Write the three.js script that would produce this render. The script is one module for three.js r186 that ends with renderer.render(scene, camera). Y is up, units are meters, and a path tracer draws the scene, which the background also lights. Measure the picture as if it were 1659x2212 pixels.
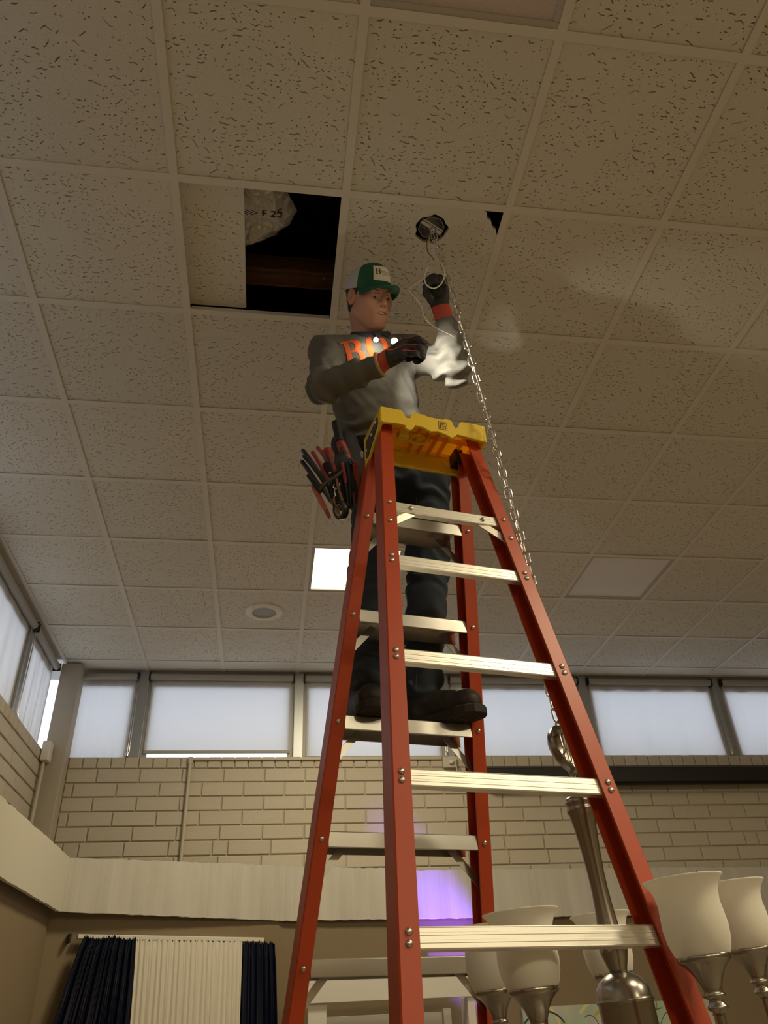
import * as THREE from 'three';
import { mergeGeometries, mergeVertices, toCreasedNormals } from 'three/addons/utils/BufferGeometryUtils.js';
import { RoundedBoxGeometry } from 'three/addons/geometries/RoundedBoxGeometry.js';
import { RectAreaLightUniformsLib } from 'three/addons/lights/RectAreaLightUniformsLib.js';
import { ImprovedNoise } from 'three/addons/math/ImprovedNoise.js';
import { FontLoader } from 'three/addons/loaders/FontLoader.js';
import { TessellateModifier } from 'three/addons/modifiers/TessellateModifier.js';

/* ---------- camera, sky, exposure ---------- */
const H = 1.375;                                            // lens height above the floor; V() takes heights from the lens
const V = (x, y, z) => new THREE.Vector3(x, y + H, z);
const D = (x, y, z) => new THREE.Vector3(x, y, z);
const scene = new THREE.Scene();
const camera = new THREE.PerspectiveCamera(67.204, 1659 / 2212, 0.05, 100);
camera.position.set(0, H, 0);
camera.rotation.set(0.594018, -0.16015, -0.050339, 'YXZ');
const renderer = new THREE.WebGLRenderer({ antialias: true });
renderer.toneMapping = THREE.LinearToneMapping;
renderer.toneMappingExposure = 1.0;
renderer.shadowMap.enabled = true;
RectAreaLightUniformsLib.init();
scene.background = new THREE.Color().setRGB(1.75, 1.93, 2.22);   // even overcast sky
const TROFFER = new THREE.Color().setRGB(1.0, 0.84, 0.545);     // warm fluorescent panels
const TROFFER_POWER = 48;

/* ---------- helpers ---------- */
let seed = 7;
const rnd = () => { seed = (seed * 1664525 + 1013904223) >>> 0; return seed / 4294967296; };
const rr = (a, b) => a + (b - a) * rnd();
const perlin = new ImprovedNoise();
const noise = (x, y, z) => perlin.noise(x + 31.3, y + 17.7, z + 53.1);
const names = new Map();
function numbered(n) { const k = names.get(n) || 0; names.set(n, k + 1); return k ? `${n}_${String(k).padStart(3, '0')}` : n; }
function shade(o) { o.traverse(c => { if (c.isMesh) { c.castShadow = true; c.receiveShadow = true; } }); return o; }
function part(name, geo, m, parent, label) {
  const o = new THREE.Mesh(geo, m); o.name = name; o.castShadow = o.receiveShadow = true;
  if (label) o.userData.label = label;
  parent.add(o); return o;
}
function thing(name, label, category, pos, turn = 0, group) {
  const o = new THREE.Group(); o.name = numbered(name); scene.add(o);
  if (pos) o.position.copy(pos); o.rotation.y = turn;
  o.userData = { label, category }; if (group) o.userData.group = group;
  return o;
}
function single(name, geo, m, label, category, group) {
  const o = new THREE.Mesh(geo, m); o.name = numbered(name); o.castShadow = o.receiveShadow = true; scene.add(o);
  o.userData = { label, category }; if (group) o.userData.group = group;
  return o;
}
function struct(name) { const o = new THREE.Group(); o.name = name; o.userData = { kind: 'structure' }; scene.add(o); return o; }
const std = (r, g, b, rough = 0.6, metal = 0, extra = {}) => new THREE.MeshPhysicalMaterial({ color: new THREE.Color().setRGB(r, g, b), roughness: rough, metalness: metal, ...extra });
const box = (w, h, d, x = 0, y = 0, z = 0) => new THREE.BoxGeometry(w, h, d).translate(x, y, z);
const rbox = (w, h, d, r, x = 0, y = 0, z = 0, s = 2) => new RoundedBoxGeometry(w, h, d, s, Math.min(r, w / 2.01, h / 2.01, d / 2.01)).translate(x, y, z);
const boxMM = (x0, x1, y0, y1, z0, z1) => box(x1 - x0, y1 - y0, z1 - z0, (x0 + x1) / 2, (y0 + y1) / 2, (z0 + z1) / 2);
const clean = g => { const h = g.index ? g.toNonIndexed() : g; for (const k of Object.keys(h.attributes)) if (!['position', 'normal', 'uv'].includes(k)) h.deleteAttribute(k); if (!h.attributes.uv) h.setAttribute('uv', new THREE.BufferAttribute(new Float32Array(h.attributes.position.count * 2), 2)); return h; };
const join = list => mergeGeometries(list.map(clean));
const tube = (pts, r, seg = 40, rad = 8, closed = false) => new THREE.TubeGeometry(new THREE.CatmullRomCurve3(pts, closed, 'centripetal'), seg, r, rad, closed);
const lathe = (pts, seg = 32) => new THREE.LatheGeometry(pts.map(p => new THREE.Vector2(Math.max(p[0], 1e-5), p[1])), seg);
const UP = D(0, 1, 0);
function between(geo, a, b) {                                // a geometry standing along +y from 0, put from a towards b
  const q = new THREE.Quaternion().setFromUnitVectors(UP, b.clone().sub(a).normalize());
  return geo.applyQuaternion(q).translate(a.x, a.y, a.z);
}
const rod = (a, b, r0, r1 = r0, seg = 16) => between(new THREE.CylinderGeometry(r1, r0, a.distanceTo(b), seg).translate(0, a.distanceTo(b) / 2, 0), a, b);
const shaft = (a, b, prof, seg = 20) => { const L = a.distanceTo(b); return between(lathe(prof.map(([t, r]) => [r, t * L]), seg), a, b); };   // lathe profile along a line
function prism(profile, a, b, ex, ez) {                      // a closed 2-d profile swept straight from a to b
  const pos = [], n = profile.length, P = (o, p) => o.clone().addScaledVector(ex, p[0]).addScaledVector(ez, p[1]);
  const put = (...v) => v.forEach(q => pos.push(q.x, q.y, q.z));
  for (let i = 0; i < n; i++) {
    const p = profile[i], q = profile[(i + 1) % n];
    const A = P(a, p), B = P(a, q), C = P(b, q), E = P(b, p);
    put(A, B, C, A, C, E);
  }
  const tri = THREE.ShapeUtils.triangulateShape(profile.map(p => new THREE.Vector2(p[0], p[1])), []);
  for (const [i, j, k] of tri) { put(P(a, profile[i]), P(a, profile[j]), P(a, profile[k])); put(P(b, profile[i]), P(b, profile[k]), P(b, profile[j])); }
  const g = new THREE.BufferGeometry(); g.setAttribute('position', new THREE.Float32BufferAttribute(pos, 3));
  g.computeVertexNormals(); return clean(g);
}
function slabShape(shape, depth, bevel = 0) {                // Shape in x/y, extruded along z, centred on z = 0
  return new THREE.ExtrudeGeometry(shape, { depth: depth - 2 * bevel, bevelEnabled: bevel > 0, bevelThickness: bevel, bevelSize: bevel, bevelSegments: 2, curveSegments: 10 }).translate(0, 0, -depth / 2 + bevel);
}
function poly(pts) { const s = new THREE.Shape(); pts.forEach((p, i) => i ? s.lineTo(p[0], p[1]) : s.moveTo(p[0], p[1])); s.closePath(); return s; }

/* signed distance fields, meshed by surface nets */
const smin = (a, b, k) => { const h = Math.max(k - Math.abs(a - b), 0) / k; return Math.min(a, b) - h * h * k * 0.25; };
function cap(a, b, r0, r1 = r0) {
  const bx = b.x - a.x, by = b.y - a.y, bz = b.z - a.z, bb = bx * bx + by * by + bz * bz || 1e-9;
  return (x, y, z) => {
    const px = x - a.x, py = y - a.y, pz = z - a.z; let t = (px * bx + py * by + pz * bz) / bb; t = t < 0 ? 0 : t > 1 ? 1 : t;
    return Math.hypot(px - bx * t, py - by * t, pz - bz * t) - (r0 + (r1 - r0) * t);
  };
}
const ball = (c, r) => (x, y, z) => Math.hypot(x - c.x, y - c.y, z - c.z) - r;
const egg = (c, rx, ry, rz) => { const m = Math.min(rx, ry, rz); return (x, y, z) => { const a = (x - c.x) / rx, b = (y - c.y) / ry, d = (z - c.z) / rz, k = Math.hypot(a, b, d), g = Math.hypot(a / rx, b / ry, d / rz) || 1 / m; return k < 1e-6 ? -m : k * (k - 1) / g; }; };
const union = (fs, k) => (x, y, z) => { let d = fs[0](x, y, z); for (let i = 1; i < fs.length; i++) d = smin(d, fs[i](x, y, z), k); return d; };
function iso(f, lo, hi, h) {
  const nx = Math.ceil((hi.x - lo.x) / h) + 1, ny = Math.ceil((hi.y - lo.y) / h) + 1, nz = Math.ceil((hi.z - lo.z) / h) + 1;
  const F = new Float32Array(nx * ny * nz), id = (i, j, k) => i + nx * (j + ny * k);
  for (let k = 0; k < nz; k++) for (let j = 0; j < ny; j++) for (let i = 0; i < nx; i++) F[id(i, j, k)] = f(lo.x + i * h, lo.y + j * h, lo.z + k * h);
  const vid = new Int32Array(nx * ny * nz).fill(-1), pos = [], idx = [];
  const E = [[0, 1], [2, 3], [4, 5], [6, 7], [0, 2], [1, 3], [4, 6], [5, 7], [0, 4], [1, 5], [2, 6], [3, 7]];
  for (let k = 0; k < nz - 1; k++) for (let j = 0; j < ny - 1; j++) for (let i = 0; i < nx - 1; i++) {
    const c = []; let s = 0;
    for (let q = 0; q < 8; q++) { const v = F[id(i + (q & 1), j + (q >> 1 & 1), k + (q >> 2))]; c.push(v); if (v < 0) s++; }
    if (s === 0 || s === 8) continue;
    let x = 0, y = 0, z = 0, n = 0;
    for (const [a, b] of E) if ((c[a] < 0) !== (c[b] < 0)) {
      const t = c[a] / (c[a] - c[b]);
      x += (a & 1) + t * ((b & 1) - (a & 1)); y += (a >> 1 & 1) + t * ((b >> 1 & 1) - (a >> 1 & 1)); z += (a >> 2) + t * ((b >> 2) - (a >> 2)); n++;
    }
    vid[id(i, j, k)] = pos.length / 3; pos.push(lo.x + (i + x / n) * h, lo.y + (j + y / n) * h, lo.z + (k + z / n) * h);
  }
  const quad = (a, b, c, d, flip) => { if (a < 0 || b < 0 || c < 0 || d < 0) return; flip ? idx.push(a, c, b, a, d, c) : idx.push(a, b, c, a, c, d); };
  for (let k = 1; k < nz - 1; k++) for (let j = 1; j < ny - 1; j++) for (let i = 1; i < nx - 1; i++) {
    const v = F[id(i, j, k)] < 0;
    if (v !== F[id(i + 1, j, k)] < 0) quad(vid[id(i, j - 1, k - 1)], vid[id(i, j, k - 1)], vid[id(i, j, k)], vid[id(i, j - 1, k)], !v);
    if (v !== F[id(i, j + 1, k)] < 0) quad(vid[id(i - 1, j, k - 1)], vid[id(i - 1, j, k)], vid[id(i, j, k)], vid[id(i, j, k - 1)], !v);
    if (v !== F[id(i, j, k + 1)] < 0) quad(vid[id(i - 1, j - 1, k)], vid[id(i, j - 1, k)], vid[id(i, j, k)], vid[id(i - 1, j, k)], !v);
  }
  const g = new THREE.BufferGeometry(), nor = [], uv = [], e = h * 0.4;
  for (let i = 0; i < pos.length; i += 3) {
    const [x, y, z] = [pos[i], pos[i + 1], pos[i + 2]];
    let a = f(x + e, y, z) - f(x - e, y, z), b = f(x, y + e, z) - f(x, y - e, z), c = f(x, y, z + e) - f(x, y, z - e); const l = Math.hypot(a, b, c) || 1;
    a /= l; b /= l; c /= l; nor.push(a, b, c); uv.push(x + z * 0.7, y + z * 0.3);
  }
  g.setAttribute('position', new THREE.Float32BufferAttribute(pos, 3)); g.setAttribute('normal', new THREE.Float32BufferAttribute(nor, 3)); g.setAttribute('uv', new THREE.Float32BufferAttribute(uv, 2));
  g.setIndex(idx); return g;
}
function splitBy(g, test) {                                   // two geometries, by a test on each triangle's centre and normal
  const n = g.index ? g.toNonIndexed() : g, P = n.attributes.position, N = n.attributes.normal, U = n.attributes.uv, out = [[[], [], []], [[], [], []]];
  for (let i = 0; i < P.count; i += 3) {
    const c = D(0, 0, 0), m = D(0, 0, 0);
    for (let k = 0; k < 3; k++) { c.add(D(P.getX(i + k), P.getY(i + k), P.getZ(i + k))); m.add(D(N.getX(i + k), N.getY(i + k), N.getZ(i + k))); }
    const o = out[test(c.multiplyScalar(1 / 3), m.normalize()) ? 0 : 1];
    for (let k = 0; k < 3; k++) { o[0].push(P.getX(i + k), P.getY(i + k), P.getZ(i + k)); o[1].push(N.getX(i + k), N.getY(i + k), N.getZ(i + k)); o[2].push(U.getX(i + k), U.getY(i + k)); }
  }
  return out.map(o => { const q = new THREE.BufferGeometry(); q.setAttribute('position', new THREE.Float32BufferAttribute(o[0], 3)); q.setAttribute('normal', new THREE.Float32BufferAttribute(o[1], 3)); q.setAttribute('uv', new THREE.Float32BufferAttribute(o[2], 2)); return q; });
}

/* textures */
function tex(w, h, paint, srgb = true) {
  const c = document.createElement('canvas'); c.width = w; c.height = h; paint(c.getContext('2d'), w, h);
  const t = new THREE.CanvasTexture(c); t.wrapS = t.wrapT = THREE.RepeatWrapping; if (srgb) t.colorSpace = THREE.SRGBColorSpace; return t;
}
function dataTex(n, fn, srgb = true) {
  const a = new Uint8Array(n * n * 4);
  for (let j = 0; j < n; j++) for (let i = 0; i < n; i++) { const v = fn(i / n, j / n), k = 4 * (i + n * j); const q = Array.isArray(v) ? v : [v, v, v]; for (let c = 0; c < 3; c++) a[k + c] = Math.max(0, Math.min(255, q[c] * 255)); a[k + 3] = 255; }
  const t = new THREE.DataTexture(a, n, n); t.wrapS = t.wrapT = THREE.RepeatWrapping; t.magFilter = THREE.LinearFilter; t.minFilter = THREE.LinearMipmapLinearFilter; t.generateMipmaps = true; if (srgb) t.colorSpace = THREE.SRGBColorSpace; t.needsUpdate = true; return t;
}
const sized = (t, s, s2 = s) => { const c = t.clone(); c.repeat.set(1 / s, 1 / s2); c.needsUpdate = true; return c; };
const grit = dataTex(256, () => rnd(), false);                                             // fine roughness
const lumps = dataTex(256, (u, v) => 0.5 + 0.5 * (Math.sin(u * 6.283 * 3 + 2 * Math.sin(v * 6.283 * 2)) * Math.sin(v * 6.283 * 4 + 1.5 * Math.sin(u * 6.283 * 3)) * 0.6 + rr(-0.3, 0.3)), false);
const weave = dataTex(64, (u, v) => 0.5 + 0.25 * Math.sin(u * 6.283 * 16) + 0.25 * Math.sin(v * 6.283 * 16), false);
const brushed = (() => { const col = Array.from({ length: 512 }, () => rnd()), soft = col.map((_, i) => (col[i] + col[(i + 1) % 512] + col[(i + 7) % 512] * 0.6 + col[Math.floor(i / 24)] * 1.2) / 3.8); return dataTex(512, (u, v) => { const k = soft[Math.floor(u * 512)] - 0.5 + 0.12 * Math.sin(v * 6.283 + u * 25); const g = 0.94 + 0.11 * k; return [g, g, g]; }); })();   // brush marks running up and down
const streak = (() => { const col = Array.from({ length: 512 }, () => rnd()); return dataTex(512, (u, v) => 0.6 * col[Math.floor(v * 512)] + 0.4 * col[Math.floor(v * 512 * 3) % 512] * 0.7 + rr(0, 0.15), false); })();
/* ---------- materials of the room ---------- */
const pinholes = dataTex(256, () => (rnd() < 0.03 ? 0 : 0.75 + 0.25 * rnd()), false);
const tileLook = [[0.73, 0.705, 0.62], [0.715, 0.69, 0.61], [0.745, 0.715, 0.63]].map(c => new THREE.MeshStandardMaterial({ color: new THREE.Color().setRGB(...c), roughness: 0.95, bumpMap: sized(pinholes, 0.35), bumpScale: 0.0012 }));
const M = {
  grid: std(0.76, 0.725, 0.64, 0.5),
  tileEdge: std(0.5, 0.44, 0.33, 0.95),
  brick: [[0.52, 0.47, 0.385], [0.535, 0.485, 0.4], [0.505, 0.455, 0.37]].map(c => std(...c, 0.6, 0, { bumpMap: sized(lumps, 0.09), bumpScale: 0.0012 })),
  brickOdd: std(0.5, 0.42, 0.345, 0.65, 0, { bumpMap: sized(lumps, 0.09), bumpScale: 0.0012 }),
  mortar: std(0.45, 0.405, 0.325, 0.8),
  conduit: std(0.5, 0.45, 0.36, 0.5),
  column: std(0.43, 0.385, 0.32, 0.7),
  tan: std(0.225, 0.172, 0.102, 0.75, 0, { bumpMap: sized(grit, 0.25), bumpScale: 0.0004 }),
  foam: std(0.62, 0.6, 0.545, 0.7, 0, { map: sized(brushed, 0.9) }),
  foamCream: std(0.6, 0.57, 0.48, 0.75),
  foamEdge: std(0.78, 0.75, 0.68, 0.9),
  white: std(0.7, 0.68, 0.63, 0.5),
  floor: std(0.26, 0.22, 0.17, 0.9, 0, { bumpMap: sized(grit, 0.1), bumpScale: 0.002 }),
  steel: std(0.42, 0.44, 0.46, 0.45, 0.8),
  alu: std(0.82, 0.8, 0.74, 0.44, 1, { bumpMap: sized(streak, 0.05), bumpScale: 0.00012 }),
  stepAlu: std(0.6, 0.59, 0.56, 0.3, 1),
  chrome: std(0.72, 0.7, 0.66, 0.16, 1),
  nickel: std(0.38, 0.355, 0.31, 0.26, 1),
  rivet: std(0.6, 0.58, 0.54, 0.3, 1),
  black: std(0.012, 0.012, 0.013, 0.45),
  blackRubber: std(0.016, 0.016, 0.017, 0.7),
  glass: new THREE.MeshPhysicalMaterial({ color: 0xffffff, roughness: 0.02, transmission: 1, thickness: 0, ior: 1.5 }),
  blind: new THREE.MeshPhysicalMaterial({ color: new THREE.Color().setRGB(0.74, 0.74, 0.75), roughness: 1, transmission: 0.45, thickness: 0, side: THREE.DoubleSide, bumpMap: sized(weave, 0.02), bumpScale: 0.0002 }),
  blindTube: std(0.4, 0.385, 0.35, 0.7),
  winFrame: std(0.42, 0.4, 0.36, 0.5),
};

/* ---------- room shell ---------- */
const X0 = -0.4224, Z0 = -1.6624, T = 0.61, CY = 2.53 + H;   // ceiling grid
const gx = i => X0 + T * i, gz = j => Z0 - T * j;
const XL = -1.66, XR = gx(11), ZB = -6.1, ZF = gz(-10), SILL = 1.82 + H, ROOF = CY + 0.95;
{
  const fl = struct('floor'); part('floor_slab', boxMM(XL - 0.4, XR + 0.2, -0.15, 0, ZB - 0.4, ZF + 0.2), M.floor, fl);
  const r = struct('wall_right'); part('wall_panel', boxMM(XR, XR + 0.2, 0, ROOF, ZB - 0.4, ZF + 0.2), M.tan, r);
  const f = struct('wall_front'); part('wall_panel', boxMM(XL - 0.4, XR, 0, ROOF, ZF, ZF + 0.2), M.tan, f);
  const rf = struct('trim_1'); part('roof_deck', boxMM(XL - 0.4, XR + 0.2, ROOF, ROOF + 0.15, ZB - 0.4, ZF + 0.2), std(0.05, 0.035, 0.025, 0.9), rf);
}
/* bricks: shared chamfered boxes, proud of the mortar */
function brickGeo(w, h, d = 0.032, c = 0.004) {
  const x = w / 2, y = h / 2, p = [[-x, -y, 0], [x, -y, 0], [x, y, 0], [-x, y, 0], [-x, -y, d - c], [x, -y, d - c], [x, y, d - c], [-x, y, d - c], [-x + c, -y + c, d], [x - c, -y + c, d], [x - c, y - c, d], [-x + c, y - c, d]];
  const q = [[8, 9, 10, 11], [0, 1, 5, 4], [1, 2, 6, 5], [2, 3, 7, 6], [3, 0, 4, 7], [4, 5, 9, 8], [5, 6, 10, 9], [6, 7, 11, 10], [7, 4, 8, 11]];
  const pos = [], uv = [];
  for (const [a, b, e, f] of q) for (const k of [a, b, e, a, e, f]) { pos.push(...p[k]); uv.push(p[k][0] + p[k][2], p[k][1] + p[k][2]); }
  const g = new THREE.BufferGeometry(); g.setAttribute('position', new THREE.Float32BufferAttribute(pos, 3)); g.setAttribute('uv', new THREE.Float32BufferAttribute(uv, 2)); g.computeVertexNormals(); return g;
}
const brickCache = new Map();
const brickOf = (w, h) => { const k = `${w.toFixed(3)}_${h.toFixed(3)}`; if (!brickCache.has(k)) brickCache.set(k, brickGeo(w, h)); return brickCache.get(k); };
function brickFace(wall, s0, s1, place, odd) {               // s runs along the wall; place(mesh, s, y) sets a brick's place
  const PITCH = 0.1035, TOP = SILL - 0.0;
  for (let s = s0; s < s1 - 0.02; s += 0.1025) {
    const w = Math.min(0.094, s1 - s), b = part('brick', brickOf(w, 0.082), M.brick[Math.floor(rnd() * 3)], wall); place(b, s + w / 2, TOP - 0.041, rr(-0.002, 0.002));
  }
  for (let r = 0; r < 9; r++) {
    const y = TOP - 0.092 - PITCH * r - 0.047;
    let s = s0 - (r % 2 ? 0.245 : 0.09);
    let n = 0;
    while (s < s1 - 0.02) {
      const L = (r === 5 && n % 4 === 1) ? 0.1 : 0.3, a = Math.max(s, s0), e = Math.min(s + L, s1);
      if (e - a > 0.03) { const b = part('brick', brickOf(e - a, 0.0935), odd && odd(a, r) ? M.brickOdd : M.brick[Math.floor(rnd() * 3)], wall); place(b, (a + e) / 2, y, rr(-0.0015, 0.0015)); }
      s += L + 0.0105; n++;
    }
  }
}
const wallBack = struct('wall_back'), wallLeft = struct('wall_left');
part('mortar_bed', boxMM(XL - 0.4, XR + 0.2, 0, SILL - 0.004, ZB - 0.35, ZB - 0.011), M.mortar, wallBack);
part('lintel', boxMM(XL - 0.4, XR + 0.2, CY + 0.04, ROOF, ZB - 0.35, ZB + 0.01), M.mortar, wallBack);
brickFace(wallBack, -1.505, 5.2, (b, s, y, o) => b.position.set(s, y, ZB - 0.032 + o), (a, r) => r === 1 && a > 1.55 && a < 2.2);
part('mortar_bed', boxMM(XL - 0.35, XL - 0.011, 0, SILL - 0.004, ZB, ZF + 0.2), M.mortar, wallLeft);
part('lintel', boxMM(XL - 0.35, XL + 0.01, CY + 0.04, ROOF, ZB, ZF + 0.2), M.mortar, wallLeft);
brickFace(wallLeft, -5.965, -3.9, (b, s, y, o) => { b.rotation.y = Math.PI / 2; b.position.set(XL - 0.032 + o, y, s); });
part('column', rbox(0.15, CY - 0.012, 0.15, 0.006, XL + 0.075, (CY - 0.012) / 2, -6.04), M.column, wallBack);

/* windows, each with frame and pane, and metal posts between them */
const glassZ = ZB - 0.085, glassX = XL - 0.085, WT = CY + 0.02;
const backPosts = [-1.045, 0.205, 1.435, 2.67, 3.92, 5.17];
function windowUnit(n, a, b, onLeft) {
  const w = struct(`window_${n}`), f = 0.055, y0 = SILL - 0.005, y1 = WT;
  const bar = (s0, s1, ya, yb, t = 0.035) => onLeft ? boxMM(glassX - t / 2, glassX + t / 2, ya, yb, s0, s1) : boxMM(s0, s1, ya, yb, glassZ - t / 2, glassZ + t / 2);
  part('window_frame', join([bar(a, b, y0, y0 + 0.02), bar(a, b, y1 - 0.15, y1), bar(a, a + f, y0 + 0.02, y1 - 0.15), bar(b - f, b, y0 + 0.02, y1 - 0.15)]), M.winFrame, w);
  part('pane', bar(a + f, b - f, y0 + 0.02, y1 - 0.15, 0.005), M.glass, w);
}
let wn = 1;
const backEdges = [XL + 0.08, ...backPosts, XR];
for (let k = 0; k + 1 < backEdges.length; k++) windowUnit(wn++, backEdges[k] + (k ? 0.03 : 0), backEdges[k + 1] - 0.03, false);
const leftEdges = [-6.02, -5.235, -4.0, -2.75, -1.5, -0.25, 1, 2.25, 3.5, ZF];
for (let k = 0; k + 1 < leftEdges.length; k++) windowUnit(wn++, leftEdges[k] + 0.03, leftEdges[k + 1] - 0.03, true);
const posts = struct('trim_2');
for (const x of backPosts) part('post', rbox(0.078, WT - SILL, 0.1, 0.004, x, (WT + SILL) / 2, ZB - 0.085), M.steel, posts);
for (const z of leftEdges.slice(1, -1)) part('post', rbox(0.1, WT - SILL, 0.078, 0.004, XL - 0.085, (WT + SILL) / 2, z), M.steel, posts);
part('head_trim', join([boxMM(XL - 0.3, XR, WT, WT + 0.02, ZB - 0.3, ZB - 0.0), boxMM(XL - 0.3, XL, WT, WT + 0.02, ZB - 0.3, ZF)]), M.winFrame, posts);

/* roller blinds */
function blind(label, a, b, bottom, onLeft, folds, cordAt) {
  const t = thing('roller_blind', label, 'blind', null, 0, 'roller blinds along the high windows');
  const zc = onLeft ? XL - 0.03 : ZB - 0.03, yc = CY - 0.052;
  const at = (s, y, d) => onLeft ? D(zc + d, y, s) : D(s, y, zc + d);
  part('roller_tube', rod(at(a, yc, 0), at(b, yc, 0), 0.027, 0.027, 20), M.blindTube, t);
  const nx = 40, ny = 10, pos = [], uv = [], idx = [];
  for (let j = 0; j <= ny; j++) for (let i = 0; i <= nx; i++) {
    const u = i / nx, v = j / ny, s = a + 0.012 + (b - a - 0.024) * u, y = bottom + (yc - bottom) * v;
    const fold = folds * (0.5 + 0.5 * (1 - v)) * (Math.sin(u * 23 + 3 * v + folds * 900) + 0.6 * Math.sin(u * 41 - 2 * v)) ;
    const p = at(s, y, -0.026 + fold); pos.push(p.x, p.y, p.z); uv.push(s, y);
    if (i < nx && j < ny) { const q = i + (nx + 1) * j; idx.push(q, q + 1, q + nx + 2, q, q + nx + 2, q + nx + 1); }
  }
  const g = new THREE.BufferGeometry(); g.setAttribute('position', new THREE.Float32BufferAttribute(pos, 3)); g.setAttribute('uv', new THREE.Float32BufferAttribute(uv, 2)); g.setIndex(idx); g.computeVertexNormals();
  part('fabric', g, M.blind, t);
  const ba = at(a + 0.012, bottom, -0.026), bb = at(b - 0.012, bottom, -0.026), c = ba.clone().add(bb).multiplyScalar(0.5), L = ba.distanceTo(bb);
  part('bottom_bar', onLeft ? rbox(0.012, 0.024, L, 0.004, c.x, c.y, c.z) : rbox(L, 0.024, 0.012, 0.004, c.x, c.y, c.z), M.blindTube, t);
  for (const s of [a - 0.008, b + 0.008]) { const p = at(s, yc, 0); part('bracket', onLeft ? rbox(0.06, 0.065, 0.012, 0.004, p.x, p.y, p.z) : rbox(0.012, 0.065, 0.06, 0.004, p.x, p.y, p.z), M.black, t); }
  if (cordAt != null) {
    const q = s => at(cordAt + s, 0, 0.01);
    const A = q(0), B = q(0.012);
    part('pull_cord', join([rod(D(A.x, SILL + 0.03, A.z), D(A.x, yc, A.z), 0.0022, 0.0022, 6), rod(D(B.x, SILL + 0.03, B.z), D(B.x, yc, B.z), 0.0022, 0.0022, 6), rbox(0.02, 0.035, 0.02, 0.005, A.x, SILL + 0.025, A.z)]), M.chrome, t);
  }
}
const lowSill = SILL - 0.01;
blind('short roller blind between the beige corner column and the first metal post', -1.54, -1.10, lowSill + 0.012, false, 0.002, -1.095);
blind('wide roller blind stopping short of the sill with a bright gap below', -0.995, 0.155, SILL + 0.055, false, 0.0006);
blind('roller blind over the back window behind the worker\'s legs', 0.255, 1.385, lowSill + 0.02, false, 0.002, 1.40);
blind('roller blind just right of the ladder\'s far rail', 1.485, 2.615, lowSill + 0.02, false, 0.004);
blind('rippled roller blind right of the hanging chain', 2.725, 3.865, lowSill + 0.02, false, 0.006, 3.885);
blind('rightmost roller blind, cut off by the picture edge', 3.975, 5.11, lowSill + 0.02, false, 0.005);
blind('narrow roller blind on the left wall beside the corner column', -5.945, -5.262, lowSill + 0.02, true, 0.004, -5.255);
blind('large roller blind on the left wall at the picture edge', -5.21, -4.05, lowSill + 0.02, true, 0.004);
for (const z of [-3.95, -2.7, -1.45, -0.2, 1.05, 2.3]) blind('roller blind farther along the left wall', z, z + 1.15, lowSill + 0.02, true, 0.003);
blind('roller blind at the right end of the back windows, beyond the picture', 5.225, XR - 0.04, lowSill + 0.02, false, 0.004);

/* wiring on the walls */
{
  const a = thing('wall_conduit', 'thin painted conduit running down the brick from a raceway under the blinds', 'conduit');
  part('riser', join([rod(V(-0.612, 1.79, ZB + 0.018), V(-0.612, 0.8, ZB + 0.018), 0.013, 0.013, 12), rbox(0.034, 0.05, 0.03, 0.005, -0.612, 1.79 + H, ZB + 0.012)]), M.conduit, a);
  part('raceway', rbox(1.95, 0.02, 0.02, 0.004, 0.37, 1.8 + H, ZB + 0.01), M.conduit, a);
  const b = thing('outlet_box', 'pale outlet box with a plug on the brick under the blinds', 'outlet box', V(1.41, 1.765, ZB + 0.02));
  part('box_body', rbox(0.11, 0.085, 0.045, 0.006), std(0.55, 0.51, 0.43, 0.5), b);
  part('plug', rbox(0.03, 0.03, 0.03, 0.006, 0.005, -0.005, 0.035), M.white, b);
  part('lead', tube([D(0.005, 0.005, 0.045), D(0.03, 0.0, 0.05), D(0.045, -0.03, 0.03), D(0.05, -0.08, 0.012)], 0.004, 20, 6), M.white, b);
  const c = thing('bundled_cable', 'small tangle of pale cable hanging at the sill beside the outlet box', 'cable');
  part('cable', tube([V(1.56, 1.85, ZB + 0.02), V(1.585, 1.8, ZB + 0.03), V(1.565, 1.75, ZB + 0.03), V(1.6, 1.7, ZB + 0.035), V(1.61, 1.77, ZB + 0.04), V(1.58, 1.8, ZB + 0.045), V(1.6, 1.72, ZB + 0.03), V(1.575, 1.66, ZB + 0.02)], 0.006, 70, 7), std(0.5, 0.48, 0.44, 0.4), c);
  const d = thing('corner_outlet_box', 'white surface box on the left brick wall beside the column, pipe below', 'outlet box');
  part('box_body', rbox(0.06, 0.14, 0.09, 0.008, XL + 0.035, 1.80 + H, -5.905), M.white, d);
  part('pipe', rod(V(XL + 0.025, 1.73, -5.905), V(XL + 0.025, 0.9, -5.905), 0.014, 0.014, 12), M.conduit, d);
}

/* projector screen case */
{
  const t = thing('screen_case', 'long black projector screen case mounted high on the brick wall', 'screen case');
  part('case_body', rbox(3.6, 0.115, 0.11, 0.006, 1.66 + 1.8, 1.635 + H, ZB + 0.075), M.black, t);
  part('case_lid', rbox(3.6, 0.016, 0.118, 0.004, 1.66 + 1.8, 1.696 + H, ZB + 0.075), std(0.06, 0.06, 0.062, 0.4), t);
  part('screen_slot', rbox(3.4, 0.02, 0.03, 0.004, 1.66 + 1.8, 1.572 + H, ZB + 0.09), std(0.004, 0.004, 0.004, 0.6), t);
}

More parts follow.
